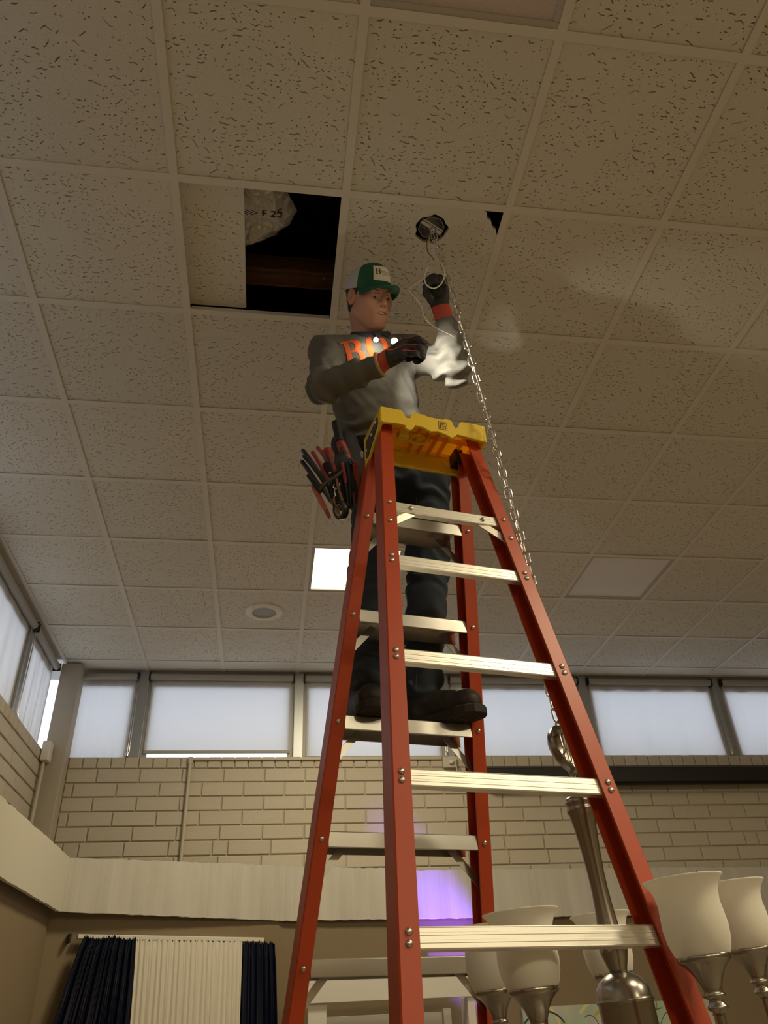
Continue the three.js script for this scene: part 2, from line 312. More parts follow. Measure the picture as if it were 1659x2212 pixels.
/* ---------- lower walls: furred drywall with an angled corner, foam cornice boards ---------- */
{
  const F0 = D(-1.24, 0, -5.4), F1 = D(0.08, 0, -6.05), dd = F1.clone().sub(F0).normalize(), nn = D(0.4418, 0, 0.8971);
  const B0 = F0.clone().addScaledVector(nn, -0.075).addScaledVector(dd, -0.02), B1 = D(0.13, 0, -6.07);
  const lw = struct('wall_corner'), top = 1.0 + H;
  const s = new THREE.Shape(); s.moveTo(B0.x, -B0.z); s.lineTo(B1.x, -B1.z); s.lineTo(XR, -(ZB + 0.03)); s.lineTo(XR, -ZB); s.lineTo(XL, -ZB); s.lineTo(XL, -ZF); s.lineTo(B0.x - 0.06, -ZF); s.closePath();
  part('drywall', new THREE.ExtrudeGeometry(s, { depth: 0.83 + H, bevelEnabled: false }).rotateX(-Math.PI / 2), M.tan, lw);
  /* boards: ragged-edged foam panels */
  function board(a, b, ya0, ya1, yb0, yb1, label, mat = M.foam, thick = 0.022) {
    const d = b.clone().sub(a), L = d.length(); d.normalize(); const n = D(-d.z, 0, d.x);
    const sh = new THREE.Shape(), N = Math.max(24, Math.round(L / 0.03)); let pts = [];
    for (let i = 0; i <= N; i++) pts.push([L * i / N, ya0 + (yb0 - ya0) * i / N + rr(-0.0025, 0.0025)]);
    for (let i = N; i >= 0; i--) pts.push([L * i / N, ya1 + (yb1 - ya1) * i / N + rr(-0.003, 0.003) - (rnd() < 0.08 ? 0.006 : 0)]);
    const g = new THREE.ExtrudeGeometry(poly(pts), { depth: thick, bevelEnabled: false });
    const m = new THREE.Matrix4().makeBasis(d, UP, n).setPosition(a.x, H, a.z);
    const o = thing('cornice_board', label, 'foam board');
    const [face, edge] = splitBy(g.applyMatrix4(m), (c, q) => Math.abs(q.dot(n)) > 0.9);
    part('board_face', face, mat, o); part('torn_edge', edge, M.foamEdge, o);
    return o;
  }
  board(D(-1.305, 0, 1.2), D(-1.243, 0, -5.4), 0.655, 0.97, 0.685, 0.99, 'white foam cornice board on the left wall running out of the picture', M.foamCream);
  board(F0, F1.clone().addScaledVector(dd, 0.0), 0.685, 0.985, 0.674, 1.026, 'white foam cornice board above the blue and white curtains');
  board(D(0.09, 0, -6.055), D(1.02, 0, -6.05), 0.672, 1.02, 0.66, 0.985, 'white foam cornice board between the ladder\'s left rails');
  const longBoard = board(D(1.024, 0, -6.05), D(5.4, 0, -6.05), 0.66, 0.975, 0.60, 0.925, 'long white foam cornice board with a purple glow at its left end');
  part('pencil_mark', boxMM(3.24, 3.246, 0.885 + H, 0.93 + H, -6.03, -6.027), M.black, longBoard, 'short black mark at the top edge');

  /* curtain rail and curtains on the angled wall */
  const at = (t, y, o = 0) => F0.clone().addScaledVector(dd, t).addScaledVector(nn, o).add(D(0, y + H, 0));
  const rail = thing('curtain_rail', 'white batten rail fixed over the curtains on the angled wall', 'curtain rail');
  const basis = new THREE.Matrix4().makeBasis(dd, UP, nn);
  const onWall = (g, t, y, o) => g.applyMatrix4(basis.clone().setPosition(at(t, y, o)));
  part('batten', onWall(rbox(1.24, 0.026, 0.03, 0.004), 0.765, 0.558, -0.015), M.white, rail);
  part('bracket', onWall(rbox(0.012, 0.05, 0.06, 0.003), 0.105, 0.55, -0.04), M.black, rail);
  part('bracket', onWall(rbox(0.012, 0.05, 0.06, 0.003), 1.40, 0.54, -0.04), M.black, rail);
  const navy = std(0.0035, 0.006, 0.021, 0.3, 0, { sheen: 0.25, sheenColor: new THREE.Color(0.03, 0.05, 0.13), sheenRoughness: 0.4 });
  const ivory = std(0.72, 0.68, 0.6, 0.42, 0, { sheen: 0.4, sheenRoughness: 0.4 });
  function curtain(label, t0, t1, b0, b1, y1, mat, k, amp) {   // gathered at the top, spreading to the floor
    const nu = 160, nv = 40, pos = [], idx = [], uv = [];
    const ph = rnd() * 9;
    for (let j = 0; j <= nv; j++) for (let i = 0; i <= nu; i++) {
      const u = i / nu, v = j / nv, e = Math.min(1, v * 3.2), spread = Math.pow(Math.min(1, v * 2.2), 0.8);
      const t = (t0 + (b0 - t0) * spread) * (1 - u) + (t1 + (b1 - t1) * spread) * u;
      const y = y1 + 0.014 * (1 - e) * Math.sin(u * k * 1.7 + ph) * Math.sin(u * 91) - v * (y1 + H - 0.02);
      const w1 = Math.sin(u * k + ph + 0.8 * Math.sin(v * 2 + u * 7)), w2 = Math.sin(u * k * 2.3 + 1.3 + ph);
      const pinch = 1 - 0.55 * Math.exp(-(((v - 0.028) / 0.012) ** 2));
      const o = 0.035 + amp * pinch * ((0.5 + 0.5 * e) * w1 + (1 - 0.75 * e) * 0.6 * w2 + 0.12 * noise(u * 20, v * 6, ph));
      const p = at(t, y, o); pos.push(p.x, p.y, p.z); uv.push(t, y);
      if (i < nu && j < nv) { const q = i + (nu + 1) * j; idx.push(q, q + nu + 1, q + nu + 2, q, q + nu + 2, q + 1); }
    }
    const g = new THREE.BufferGeometry(); g.setAttribute('position', new THREE.Float32BufferAttribute(pos, 3)); g.setAttribute('uv', new THREE.Float32BufferAttribute(uv, 2)); g.setIndex(idx); g.computeVertexNormals();
    const m2 = mat.clone(); m2.side = THREE.DoubleSide;
    return single('curtain', g, m2, label, 'curtain');
  }
  curtain('dark navy satin curtain panel nearest the corner, flaring out to the left', 0.17, 0.488, 0.0, 0.525, 0.552, navy, 47, 0.016);
  curtain('ivory satin curtain panel hanging between the two navy panels', 0.49, 1.205, 0.53, 1.23, 0.545, ivory, 122, 0.009);
  curtain('narrow navy satin curtain panel at the right end of the rail', 1.21, 1.44, 1.235, 1.5, 0.54, navy, 34, 0.014);

  /* white wooden frame, painting, uplight */
  const wf = thing('wooden_frame', 'white painted wooden frame with a header board standing against the tan wall', 'frame', D(0, 0, -5.7));
  part('header_board', rbox(1.09, 0.135, 0.03, 0.003, 0.82, 0.238 + H, 0.0), M.white, wf);
  part('post', rbox(0.115, 0.17 + H, 0.04, 0.003, 0.345, (0.17 + H) / 2, -0.03), M.white, wf);
  part('post', rbox(0.05, 0.17 + H, 0.2, 0.003, 1.325, (0.17 + H) / 2, -0.1), M.white, wf);
  part('panel', rbox(0.76, 0.1 + H, 0.02, 0.003, 0.78, (0.1 + H) / 2, -0.16), std(0.5, 0.48, 0.43, 0.6), wf);
  part('panel_stile', rbox(0.05, 0.115 + H, 0.03, 0.003, 1.19, (0.115 + H) / 2, -0.14), M.white, wf);
  const pic = thing('painting', 'wide canvas painting of dark and yellow loops on a pale ground', 'painting', V(2.43, 0.105, -6.045));
  const art = tex(1024, 512, (g, w, h) => {
    const r2 = (() => { let s = 99; return () => (s = (s * 16807) % 2147483647) / 2147483647; })();
    for (let y = 0; y < h; y += 8) for (let x = 0; x < w; x += 8) { const n = 0.5 + 0.5 * noise(x / 140, y / 120, 4), m = 0.5 + 0.5 * noise(x / 60, y / 300, 8); g.fillStyle = `rgb(${150 + 60 * n},${175 + 30 * m},${160 + 25 * n})`; g.fillRect(x, y, 8, 8); }
    const cols = ['#2c3a36', '#27403f', '#5b5a32', '#b7a85a', '#d8cf9c', '#1f2624', '#8d7a3c'];
    for (let k = 0; k < 46; k++) { g.strokeStyle = cols[Math.floor(r2() * 7)]; g.lineWidth = 3 + 12 * r2() ** 2; g.beginPath(); g.ellipse(r2() * w, h * (0.1 + 0.5 * r2()), 40 + 120 * r2(), 40 + 110 * r2(), r2() * 3, r2() * 6, r2() * 6 + 3.5); g.stroke(); }
  });
  part('canvas', new THREE.BoxGeometry(1.36, 0.7, 0.03).translate(0, -0.35, 0), new THREE.MeshStandardMaterial({ map: art, roughness: 0.7 }), pic);
  const up = thing('uplight', 'small black stage uplight on the floor throwing purple light up the wall', 'light', D(2.3, 0, -5.15));
  part('base_plate', rbox(0.16, 0.02, 0.16, 0.005, 0, 0.01, 0), M.black, up);
  for (const s of [-1, 1]) part('yoke_arm', rbox(0.012, 0.14, 0.03, 0.003, s * 0.075, 0.08, 0), M.black, up);
  const can = new THREE.Group(); can.name = 'lamp_head'; can.position.set(0, 0.12, 0); can.rotation.set(-0.36, 0, 0.44); up.add(can);
  part('housing', lathe([[0.0, -0.06], [0.05, -0.06], [0.066, -0.03], [0.066, 0.09], [0.06, 0.09], [0.06, 0.0], [0, 0.0]], 28), M.black, can);
  const pm = std(0.1, 0.1, 0.1, 0.3); pm.emissive = new THREE.Color().setRGB(0.32, 0.12, 1); pm.emissiveIntensity = 2;
  part('lamp_lens', new THREE.CylinderGeometry(0.058, 0.058, 0.006, 24).translate(0, 0.05, 0), pm, can);
  const sp = new THREE.SpotLight(new THREE.Color().setRGB(0.26, 0.11, 1), 130, 0, 0.14, 1, 2);
  sp.position.set(2.265, 0.185, -5.18); sp.target.position.set(1.34, 0.47 + H, -6.03); sp.castShadow = true; scene.add(sp, sp.target);
}
/* ---------- suspended ceiling ---------- */
const ceiling = struct('ceiling');
const TB = CY + 0.004;                                      // underside of the tiles, just above the flange face
const troffers = { '1_-2': 0, '1_4': 1, '4_4': 0, '4_-2': 1, '7_4': 0, '7_-2': 1, '1_-8': 1, '4_-8': 1, '7_-8': 1 };
function tileGeo(w, d) {
  const g = box(w, 0.016, d, 0, 0.008, 0), P = g.attributes.position, U = g.attributes.uv;
  for (let i = 0; i < P.count; i++) U.setXY(i, P.getX(i), P.getZ(i));
  return g;
}
/* fissured tile: every fissure is a slot cut 11 mm into the underside; x/z outline, thickness along y */
function fissuredTile(outline, avoid, cutouts, across, tries, k) {
  const holes = [], taken = [], W = T / 2 - 0.02;
  for (let n = 0; n < tries; n++) {
    const x = rr(-W, W), z = rr(-W, W), L = rnd() < 0.35 ? rr(0.0035, 0.007) : 0.008 + 0.03 * rnd() ** 2.2;
    if (noise(x * 5 + k * 9, z * 8, k) < -0.16 && rnd() < 0.75) continue;
    const dir = across ? rr(-1.4, 1.4) : rr(-0.3, 0.3) + (rnd() < 0.1 ? rr(-0.9, 0.9) : 0), m = L < 0.0075 ? 2 : 3 + Math.floor(L * 110), w = rr(0.0012, 0.0024);
    const top = [], bot = []; let yy = 0, sl = rr(-0.6, 0.6);
    for (let q = 0; q <= m; q++) { const t = q / m, hw = w * (q === 0 || q === m ? 0.35 : 0.75 + 0.35 * Math.sin(t * 3.14)); top.push([L * (t - 0.5), yy + hw]); bot.push([L * (t - 0.5), yy - hw]); sl = sl * 0.3 + rr(-0.95, 0.95); yy += sl * L / m; }
    const c = Math.cos(dir), s = Math.sin(dir), ring = [...bot, ...top.reverse()].map(p => [x + p[0] * c - p[1] * s, z + p[0] * s + p[1] * c]);
    const xs = ring.map(p => p[0]), zs = ring.map(p => p[1]), b = [Math.min(...xs) - 0.0015, Math.max(...xs) + 0.0015, Math.min(...zs) - 0.0015, Math.max(...zs) + 0.0015];
    if (b[0] < -W - 0.012 || b[1] > W + 0.012 || b[2] < -W - 0.012 || b[3] > W + 0.012 || (avoid && ring.some(p => avoid(p[0], p[1]))) || taken.some(t => b[0] < t[1] && b[1] > t[0] && b[2] < t[3] && b[3] > t[2])) continue;
    taken.push(b); holes.push(ring);
  }
  const v2 = r => r.map(p => new THREE.Vector2(p[0], p[1])), all = [...cutouts, ...holes], pos = [], put = (x, y, z) => pos.push(x, y, z);
  const flat = [...outline, ...all.flat()];
  for (const t of THREE.ShapeUtils.triangulateShape(v2(outline), all.map(v2))) for (const q of t) put(flat[q][0], 0, flat[q][1]);
  const wall = (ring, y1) => ring.forEach((p, q) => { const r = ring[(q + 1) % ring.length]; put(p[0], 0, p[1]); put(r[0], 0, r[1]); put(r[0], y1, r[1]); put(p[0], 0, p[1]); put(r[0], y1, r[1]); put(p[0], y1, p[1]); });
  for (const h of holes) wall(h, 0.011);
  const flat2 = [...outline, ...cutouts.flat()], lid = THREE.ShapeUtils.triangulateShape(v2(outline), cutouts.map(v2));
  for (const y of [0.011, 0.016]) for (const t of lid) for (const q of t) put(flat2[q][0], y, flat2[q][1]);
  const n0 = pos.length; for (const r of [outline, ...cutouts]) wall(r, 0.016);
  const make = a => { const g = new THREE.BufferGeometry(); g.setAttribute('position', new THREE.Float32BufferAttribute(a, 3)); g.computeVertexNormals(); const uv = []; for (let q = 0; q < a.length; q += 3) uv.push(a[q], a[q + 2]); g.setAttribute('uv', new THREE.Float32BufferAttribute(uv, 2)); return g; };
  return [make(pos.slice(0, n0)), make(pos.slice(n0))];
}
const HT = T / 2 - 0.004, square = [[-HT, -HT], [HT, -HT], [HT, HT], [-HT, HT]];
const tiles4 = [0, 1, 2, 3].map(k => join(fissuredTile(square, null, [], k === 3, 1050, k)));
const turned = new Set(['-2_2', '0_4', '-1_5']);              // tiles laid with their fissures the other way
function brokenTile() {                                       // round hole for the junction box, one corner snapped off
  const h = HT, cx = 0.5258 - (gx(1) + T / 2), cz = -1.7804 - (gz(0) - T / 2), ring = [];
  const chip = [[h, h - 0.125], [h - 0.012, h - 0.112], [h - 0.02, h - 0.09], [h - 0.038, h - 0.08], [h - 0.048, h - 0.055], [h - 0.066, h - 0.045], [h - 0.073, h - 0.02], [h - 0.09, h - 0.012], [h - 0.092, h]];
  for (let i = 0; i < 36; i++) { const a = -i / 36 * 6.2832, r = 0.062 * (1 + 0.05 * Math.sin(a * 5 + 1) + 0.04 * Math.sin(a * 9)); ring.push([cx + r * Math.cos(a), cz + r * Math.sin(a)]); }
  return fissuredTile([[-h, -h], [h, -h], ...chip, [-h, h]], (x, z) => Math.hypot(x - cx, z - cz) < 0.075 || (h - x) + (h - z) < 0.15, [ring], false, 1050, 7);
}
for (let j = -2; j <= 6; j++) for (let i = -2; i <= 10; i++) {
  const key = `${i}_${j}`, cx = gx(i) + T / 2, cz = gz(j) - T / 2;
  if (key in troffers || key === '0_0') continue;
  if (key === '1_0') {
    const [face, edge] = brokenTile();
    const o = part('ceiling_tile', face, tileLook[0], ceiling, 'ceiling tile with a cut hole and a snapped corner'); o.position.set(cx, TB, cz);
    part('broken_edge', edge, M.tileEdge, o); continue;
  }
  const k = turned.has(key) ? 3 : Math.floor(rnd() * 3);
  const o = part('ceiling_tile', tiles4[k], tileLook[Math.floor(rnd() * 3)], ceiling); o.position.set(cx, TB + rr(0, 0.0012), cz); o.rotation.set(rr(-0.001, 0.001), rnd() < 0.5 ? 0 : Math.PI, rr(-0.001, 0.001));
}
{ // rows behind the camera, and the border strips along the walls
  const far = [], border = [];
  for (let j = -10; j < -2; j++) for (let i = -2; i <= 10; i++) if (!(`${i}_${j}` in troffers)) far.push(tileGeo(T - 0.008, T - 0.008).translate(gx(i) + T / 2, TB, gz(j) - T / 2));
  const o = part('ceiling_tiles', join(far), tileLook[1], ceiling); o.userData.kind = 'stuff';
  for (let i = -2; i <= 10; i++) { const w = gz(7) - (ZB - 0.02); part('border_tile', tileGeo(T - 0.008, w).translate(gx(i) + T / 2, TB, (gz(7) + ZB - 0.02) / 2 - 0.006), tileLook[Math.floor(rnd() * 3)], ceiling); }
  for (let j = -10; j <= 6; j++) { const w = gx(-2) - (XL - 0.06); part('border_tile', tileGeo(w, T - 0.008).translate((gx(-2) + XL - 0.06) / 2 - 0.006, TB, gz(j) - T / 2), tileLook[Math.floor(rnd() * 3)], ceiling); }
}
const FL = 0.03;
for (let i = -2; i <= 11; i++) part('main_runner', join([boxMM(gx(i) - FL / 2, gx(i) + FL / 2, CY, CY + 0.0018, ZB - 0.03, ZF), boxMM(gx(i) - 0.001, gx(i) + 0.001, CY + 0.0018, CY + 0.04, ZB - 0.03, ZF)]), M.grid, ceiling);
for (let j = -9; j <= 7; j++) for (let i = -2; i <= 10; i++) {
  const a = gx(i) + FL / 2, b = gx(i + 1) - FL / 2;
  if (j < -2) continue;
  part('cross_tee', join([boxMM(a, b, CY + 0.0001, CY + 0.0017, gz(j) - FL / 2, gz(j) + FL / 2), boxMM(a, b, CY + 0.0017, CY + 0.035, gz(j) - 0.001, gz(j) + 0.001)]), M.grid, ceiling);
}
{ const g = []; for (let j = -9; j < -2; j++) g.push(boxMM(gx(-2), gx(11), CY + 0.0001, CY + 0.0017, gz(j) - FL / 2, gz(j) + FL / 2)); const o = part('cross_tees', join(g), M.grid, ceiling); o.userData.kind = 'stuff'; }

/* ceiling light panels */
const prismBump = dataTex(64, (u, v) => 0.5 + 0.25 * (Math.cos(u * 6.283 * 8) + Math.cos(v * 6.283 * 8)), false);
const lensOff = std(0.66, 0.56, 0.53, 0.25, 0, { bumpMap: sized(prismBump, 0.07), bumpScale: 0.0012 });
const lensFlat = std(0.88, 0.87, 0.88, 0.22);
const lensOn = std(0.7, 0.66, 0.55, 0.4); lensOn.emissive = new THREE.Color().setRGB(1, 0.88, 0.58); lensOn.emissiveIntensity = 2.2;
const trofferLabels = { '1_-2': 'unlit ceiling light panel with a pinkish prismatic lens at the top of the picture', '1_4': 'lit ceiling light panel glowing yellow-white behind the worker\'s legs', '4_4': 'unlit ceiling light panel with a grey lens right of the ladder', '4_-2': 'lit ceiling light panel right of the unlit prismatic one, out of the picture', '7_4': 'unlit ceiling light panel far to the right near the windows', '7_-2': 'lit ceiling light panel far to the right', '1_-8': 'lit ceiling light panel behind the camera on the left', '4_-8': 'lit ceiling light panel behind the camera in the middle', '7_-8': 'lit ceiling light panel behind the camera on the right' };
for (const key in troffers) {
  const [i, j] = key.split('_').map(Number), on = troffers[key], cx = gx(i) + T / 2, cz = gz(j) - T / 2;
  const t = thing('ceiling_light', trofferLabels[key], 'ceiling light', D(cx, CY + 0.003, cz));
  const a = T - 0.012, f = 0.028, fr = [];
  for (const s of [-1, 1]) { fr.push(rbox(a, 0.014, f, 0.003, 0, 0.007, s * (a - f) / 2)); fr.push(rbox(f, 0.014, a - 2 * f, 0.003, s * (a - f) / 2, 0.007, 0)); }
  part('door_frame', join(fr), std(0.5, 0.47, 0.42, 0.45), t);
  part('light_lens', box(a - 2 * f, 0.004, a - 2 * f, 0, 0.01, 0), on ? lensOn : key === '1_-2' ? lensOff : lensFlat, t);
  part('light_housing', join([box(a, 0.004, a, 0, 0.1, 0), box(0.003, 0.085, a, -a / 2, 0.058, 0), box(0.003, 0.085, a, a / 2, 0.058, 0), box(a, 0.085, 0.003, 0, 0.058, -a / 2), box(a, 0.085, 0.003, 0, 0.058, a / 2)]), M.white, t);
  if (on) { const L = new THREE.RectAreaLight(TROFFER, TROFFER_POWER, a - 2 * f, a - 2 * f); L.position.set(cx, CY - 0.002, cz); L.lookAt(cx, 0, cz); scene.add(L); }
}

/* ceiling speaker */
{
  const t = thing('ceiling_speaker', 'round white ceiling speaker grille near the back windows', 'speaker', D(gx(0) + 0.33, CY - 0.001, gz(5) - 0.315));
  part('rim', lathe([[0.085, 0.004], [0.085, -0.006], [0.09, -0.009], [0.125, -0.006], [0.135, 0.0], [0.135, 0.004]], 48), std(0.84, 0.81, 0.74, 0.5), t);
  const gm = std(0.42, 0.39, 0.34, 0.4, 0.6, { bumpMap: sized(weave, 0.04), bumpScale: 0.001 });
  part('grille', lathe([[0, -0.004], [0.05, -0.0035], [0.086, -0.001], [0.086, 0.003], [0, 0.003]], 48), gm, t);
  for (const [x, z] of [[-1, -1], [1, -1], [-1, 1], [1, 1]]) part('screw', new THREE.SphereGeometry(0.005, 10, 6).translate(x * 0.079, -0.008, z * 0.079), M.rivet, t);
}

/* what the opening shows: slid tile, foil-faced insulation, timber */
{
  const o = single('loose_ceiling_tile', tiles4[1].clone().translate(gx(0) + 0.245 - T / 2, CY + 0.042, gz(0) - T / 2), tileLook[2], 'ceiling tile lifted and slid left inside the open ceiling bay', 'ceiling tile');
  const foilTex = tex(512, 512, (g, w, h) => {
    g.fillStyle = '#b9b4a8'; g.fillRect(0, 0, w, h);
    for (let k = 0; k < 900; k++) { g.strokeStyle = `rgba(${rnd() < 0.5 ? '230,225,214' : '110,104,96'},0.22)`; g.lineWidth = rr(1, 4); const x = rnd() * w, y = rnd() * h; g.beginPath(); g.moveTo(x, y); g.lineTo(x + rr(-30, 30), y + rr(10, 60)); g.stroke(); }
    g.strokeStyle = '#1c1a18'; g.lineWidth = 5; for (let k = 0; k < 5; k++) { const x = 160 + 22 * k; g.beginPath(); g.moveTo(x, 226); g.lineTo(x + 26, 242); g.lineTo(x, 258); g.stroke(); }
    g.fillStyle = '#1c1a18'; g.font = 'bold 52px sans-serif'; g.fillText('F 25', 292, 258);
  });
  const nx = 60, nz = 70, pos = [], uv = [], idx = [], out = [[-1.62, -0.06], [-1.70, -0.055], [-1.77, -0.015], [-1.83, 0.013], [-1.89, -0.012], [-1.95, -0.073], [-2.007, -0.186], [-2.03, -0.28]];
  const edgeAt = z => { for (let k = 0; k + 1 < out.length; k++) if (z >= out[k + 1][0]) { const t = (z - out[k][0]) / (out[k + 1][0] - out[k][0]); return out[k][1] + t * (out[k + 1][1] - out[k][1]); } return out[out.length - 1][1]; };
  for (let j = 0; j <= nz; j++) for (let i = 0; i <= nx; i++) {
    const u = i / nx, v = j / nz, z = -1.62 - 0.41 * v, x1 = edgeAt(z) + 0.006 * noise(v * 14, 3, 1), x0 = Math.min(-0.33, x1 - 0.03), x = x0 + (x1 - x0) * u;
    const rim = Math.max(0, 1 - (x1 - x) / 0.09);
    const y = CY + 0.066 + 0.05 * rim * rim + 0.012 * noise(x * 14, z * 14, 2) + 0.007 * noise(x * 45, z * 40, 5) + 0.003 * noise(x * 120, z * 90, 7);
    pos.push(x, y, z); uv.push((x + 0.36) / 0.42, 1 + (z + 1.62) / 0.42);
    if (i < nx && j < nz) { const q = i + (nx + 1) * j; idx.push(q, q + nx + 1, q + nx + 2, q, q + nx + 2, q + 1); }
  }
  const g = new THREE.BufferGeometry(); g.setAttribute('position', new THREE.Float32BufferAttribute(pos, 3)); g.setAttribute('uv', new THREE.Float32BufferAttribute(uv, 2)); g.setIndex(idx); g.computeVertexNormals();
  const ins = thing('insulation_batt', 'silver foil-faced insulation batt with printed arrows above the open ceiling bay', 'insulation');
  part('foil_facing', g, std(0.95, 0.95, 0.95, 0.34, 0.35, { map: foilTex, side: THREE.DoubleSide }), ins);
  part('batt', rbox(0.34, 0.1, 0.36, 0.03, gx(0) + 0.2, CY + 0.18, gz(0) - 0.14), std(0.2, 0.06, 0.04, 1), ins);
  const wood = tex(512, 128, (q, w, h) => { q.fillStyle = '#6a4526'; q.fillRect(0, 0, w, h); for (let k = 0; k < 260; k++) { q.strokeStyle = `rgba(${rnd() < 0.6 ? '40,22,10' : '150,98,52'},0.3)`; q.lineWidth = rr(0.6, 3); const y = rnd() * h; q.beginPath(); q.moveTo(0, y); q.bezierCurveTo(w * 0.3, y + rr(-9, 9), w * 0.6, y + rr(-9, 9), w, y + rr(-9, 9)); q.stroke(); } });
  const bm = thing('timber_beam', 'rough brown timber beam in the dark above the open ceiling bay', 'beam');
  const bg = new THREE.BoxGeometry(0.9, 0.085, 0.09, 40, 4, 4), bp = bg.attributes.position; for (let i = 0; i < bp.count; i++) bp.setXYZ(i, bp.getX(i), bp.getY(i) + 0.008 * noise(bp.getX(i) * 9, bp.getY(i) * 20, bp.getZ(i) * 20), bp.getZ(i) + 0.008 * noise(bp.getX(i) * 8, bp.getZ(i) * 20, 3)); bg.computeVertexNormals();
  part('beam_timber', bg.translate(gx(0) + 0.5, CY + 0.19, gz(0) - 0.52), new THREE.MeshStandardMaterial({ map: wood, roughness: 0.85 }), bm);
  part('nail_head', new THREE.SphereGeometry(0.006, 10, 6).translate(gx(0) + 0.565, CY + 0.148, gz(0) - 0.5), M.rivet, bm);
}

/* junction box */
const JX = 0.5258, JZ = -1.7804;
{
  const t = thing('junction_box', 'open octagonal steel junction box recessed in the ceiling tile hole', 'junction box', D(JX, CY + 0.012, JZ));
  const oct = r => Array.from({ length: 8 }, (_, k) => [r * Math.cos((k + 0.5) * Math.PI / 4 + 0.2), r * Math.sin((k + 0.5) * Math.PI / 4 + 0.2)]);
  const ring = poly(oct(0.051)); ring.holes.push(new THREE.Path(oct(0.0485).map(p => new THREE.Vector2(...p)).reverse()));
  part('box_wall', new THREE.ExtrudeGeometry(ring, { depth: 0.054, bevelEnabled: false }).rotateX(-Math.PI / 2), M.steel, t);
  part('box_back', new THREE.ExtrudeGeometry(poly(oct(0.05)), { depth: 0.002, bevelEnabled: false }).rotateX(-Math.PI / 2).translate(0, 0.053, 0), M.steel, t);
  const bar = rbox(0.1, 0.003, 0.014, 0.001, 0, 0.004, 0).rotateY(0.5);
  const bar2 = rbox(0.1, 0.003, 0.006, 0.001, 0, 0.004, 0.013).rotateY(0.5);
  part('mounting_strap', join([bar, bar2]), M.alu, t);
  part('centre_nipple', rod(D(0, 0.02, 0), D(0, -0.008, 0), 0.0065, 0.0065, 14), M.chrome, t);
  part('loop', new THREE.TorusGeometry(0.012, 0.0028, 8, 20).translate(0.004, -0.019, 0.004), M.chrome, t);
  for (const [x, z] of [[-0.03, -0.022], [0.034, 0.026], [0.03, -0.03], [-0.02, 0.035]]) part('screw', new THREE.SphereGeometry(0.004, 8, 6).translate(x, 0.046, z), M.rivet, t);
  part('wire_nut', rod(D(-0.012, 0.05, -0.018), D(-0.01, 0.012, -0.012), 0.0085, 0.006, 12), std(0.4, 0.02, 0.015, 0.4), t);
  part('pigtail', tube([D(-0.03, 0.04, -0.01), D(-0.022, 0.01, -0.004), D(-0.016, 0.02, 0.0)], 0.002, 16, 6), std(0.5, 0.35, 0.2, 0.4), t);
}
function wire(label, pts, r, m) { return single('lamp_wire', tube(pts, r, 80, 7), m, label, 'wire'); }
const clearWire = std(0.55, 0.5, 0.38, 0.3), brownWire = std(0.12, 0.075, 0.04, 0.35), paleWire = std(0.75, 0.73, 0.66, 0.35);
wire('long pale lamp wire dropping from the junction box past the cap brim', [V(0.5184, 2.5061, -1.7700), V(0.5020, 2.4076, -1.7600), V(0.5053, 2.3598, -1.7600), V(0.5197, 2.3429, -1.7700), V(0.5120, 2.2897, -1.7700), V(0.4783, 2.2273, -1.7600), V(0.4450, 2.1811, -1.7500), V(0.4172, 2.1605, -1.7600), V(0.4130, 2.1454, -1.7600), V(0.4346, 2.1234, -1.7700), V(0.4559, 2.0966, -1.7800), V(0.4646, 2.0569, -1.7900), V(0.4872, 2.0283, -1.8000), V(0.5208, 2.0149, -1.8100), V(0.5504, 2.0048, -1.8150), V(0.5704, 1.9960, -1.8200)], 0.0016, clearWire);
wire('second brown wire looping down from the junction box beside the chain', [V(0.5126, 2.5122, -1.7750), V(0.4968, 2.4190, -1.7650), V(0.4984, 2.3708, -1.7650), V(0.5135, 2.3527, -1.7700), V(0.5175, 2.3374, -1.7700)], 0.0017, brownWire);
wire('pale wire loop hanging in front of the raised black glove', [V(0.5406, 2.3820, -1.7900), V(0.5525, 2.3267, -1.7850), V(0.5545, 2.2817, -1.7800), V(0.5442, 2.2334, -1.7750), V(0.5247, 2.1950, -1.7700), V(0.5003, 2.1737, -1.7650), V(0.4797, 2.1886, -1.7650), V(0.4748, 2.2240, -1.7700), V(0.4822, 2.2666, -1.7750), V(0.4986, 2.3136, -1.7800)], 0.0024, paleWire);
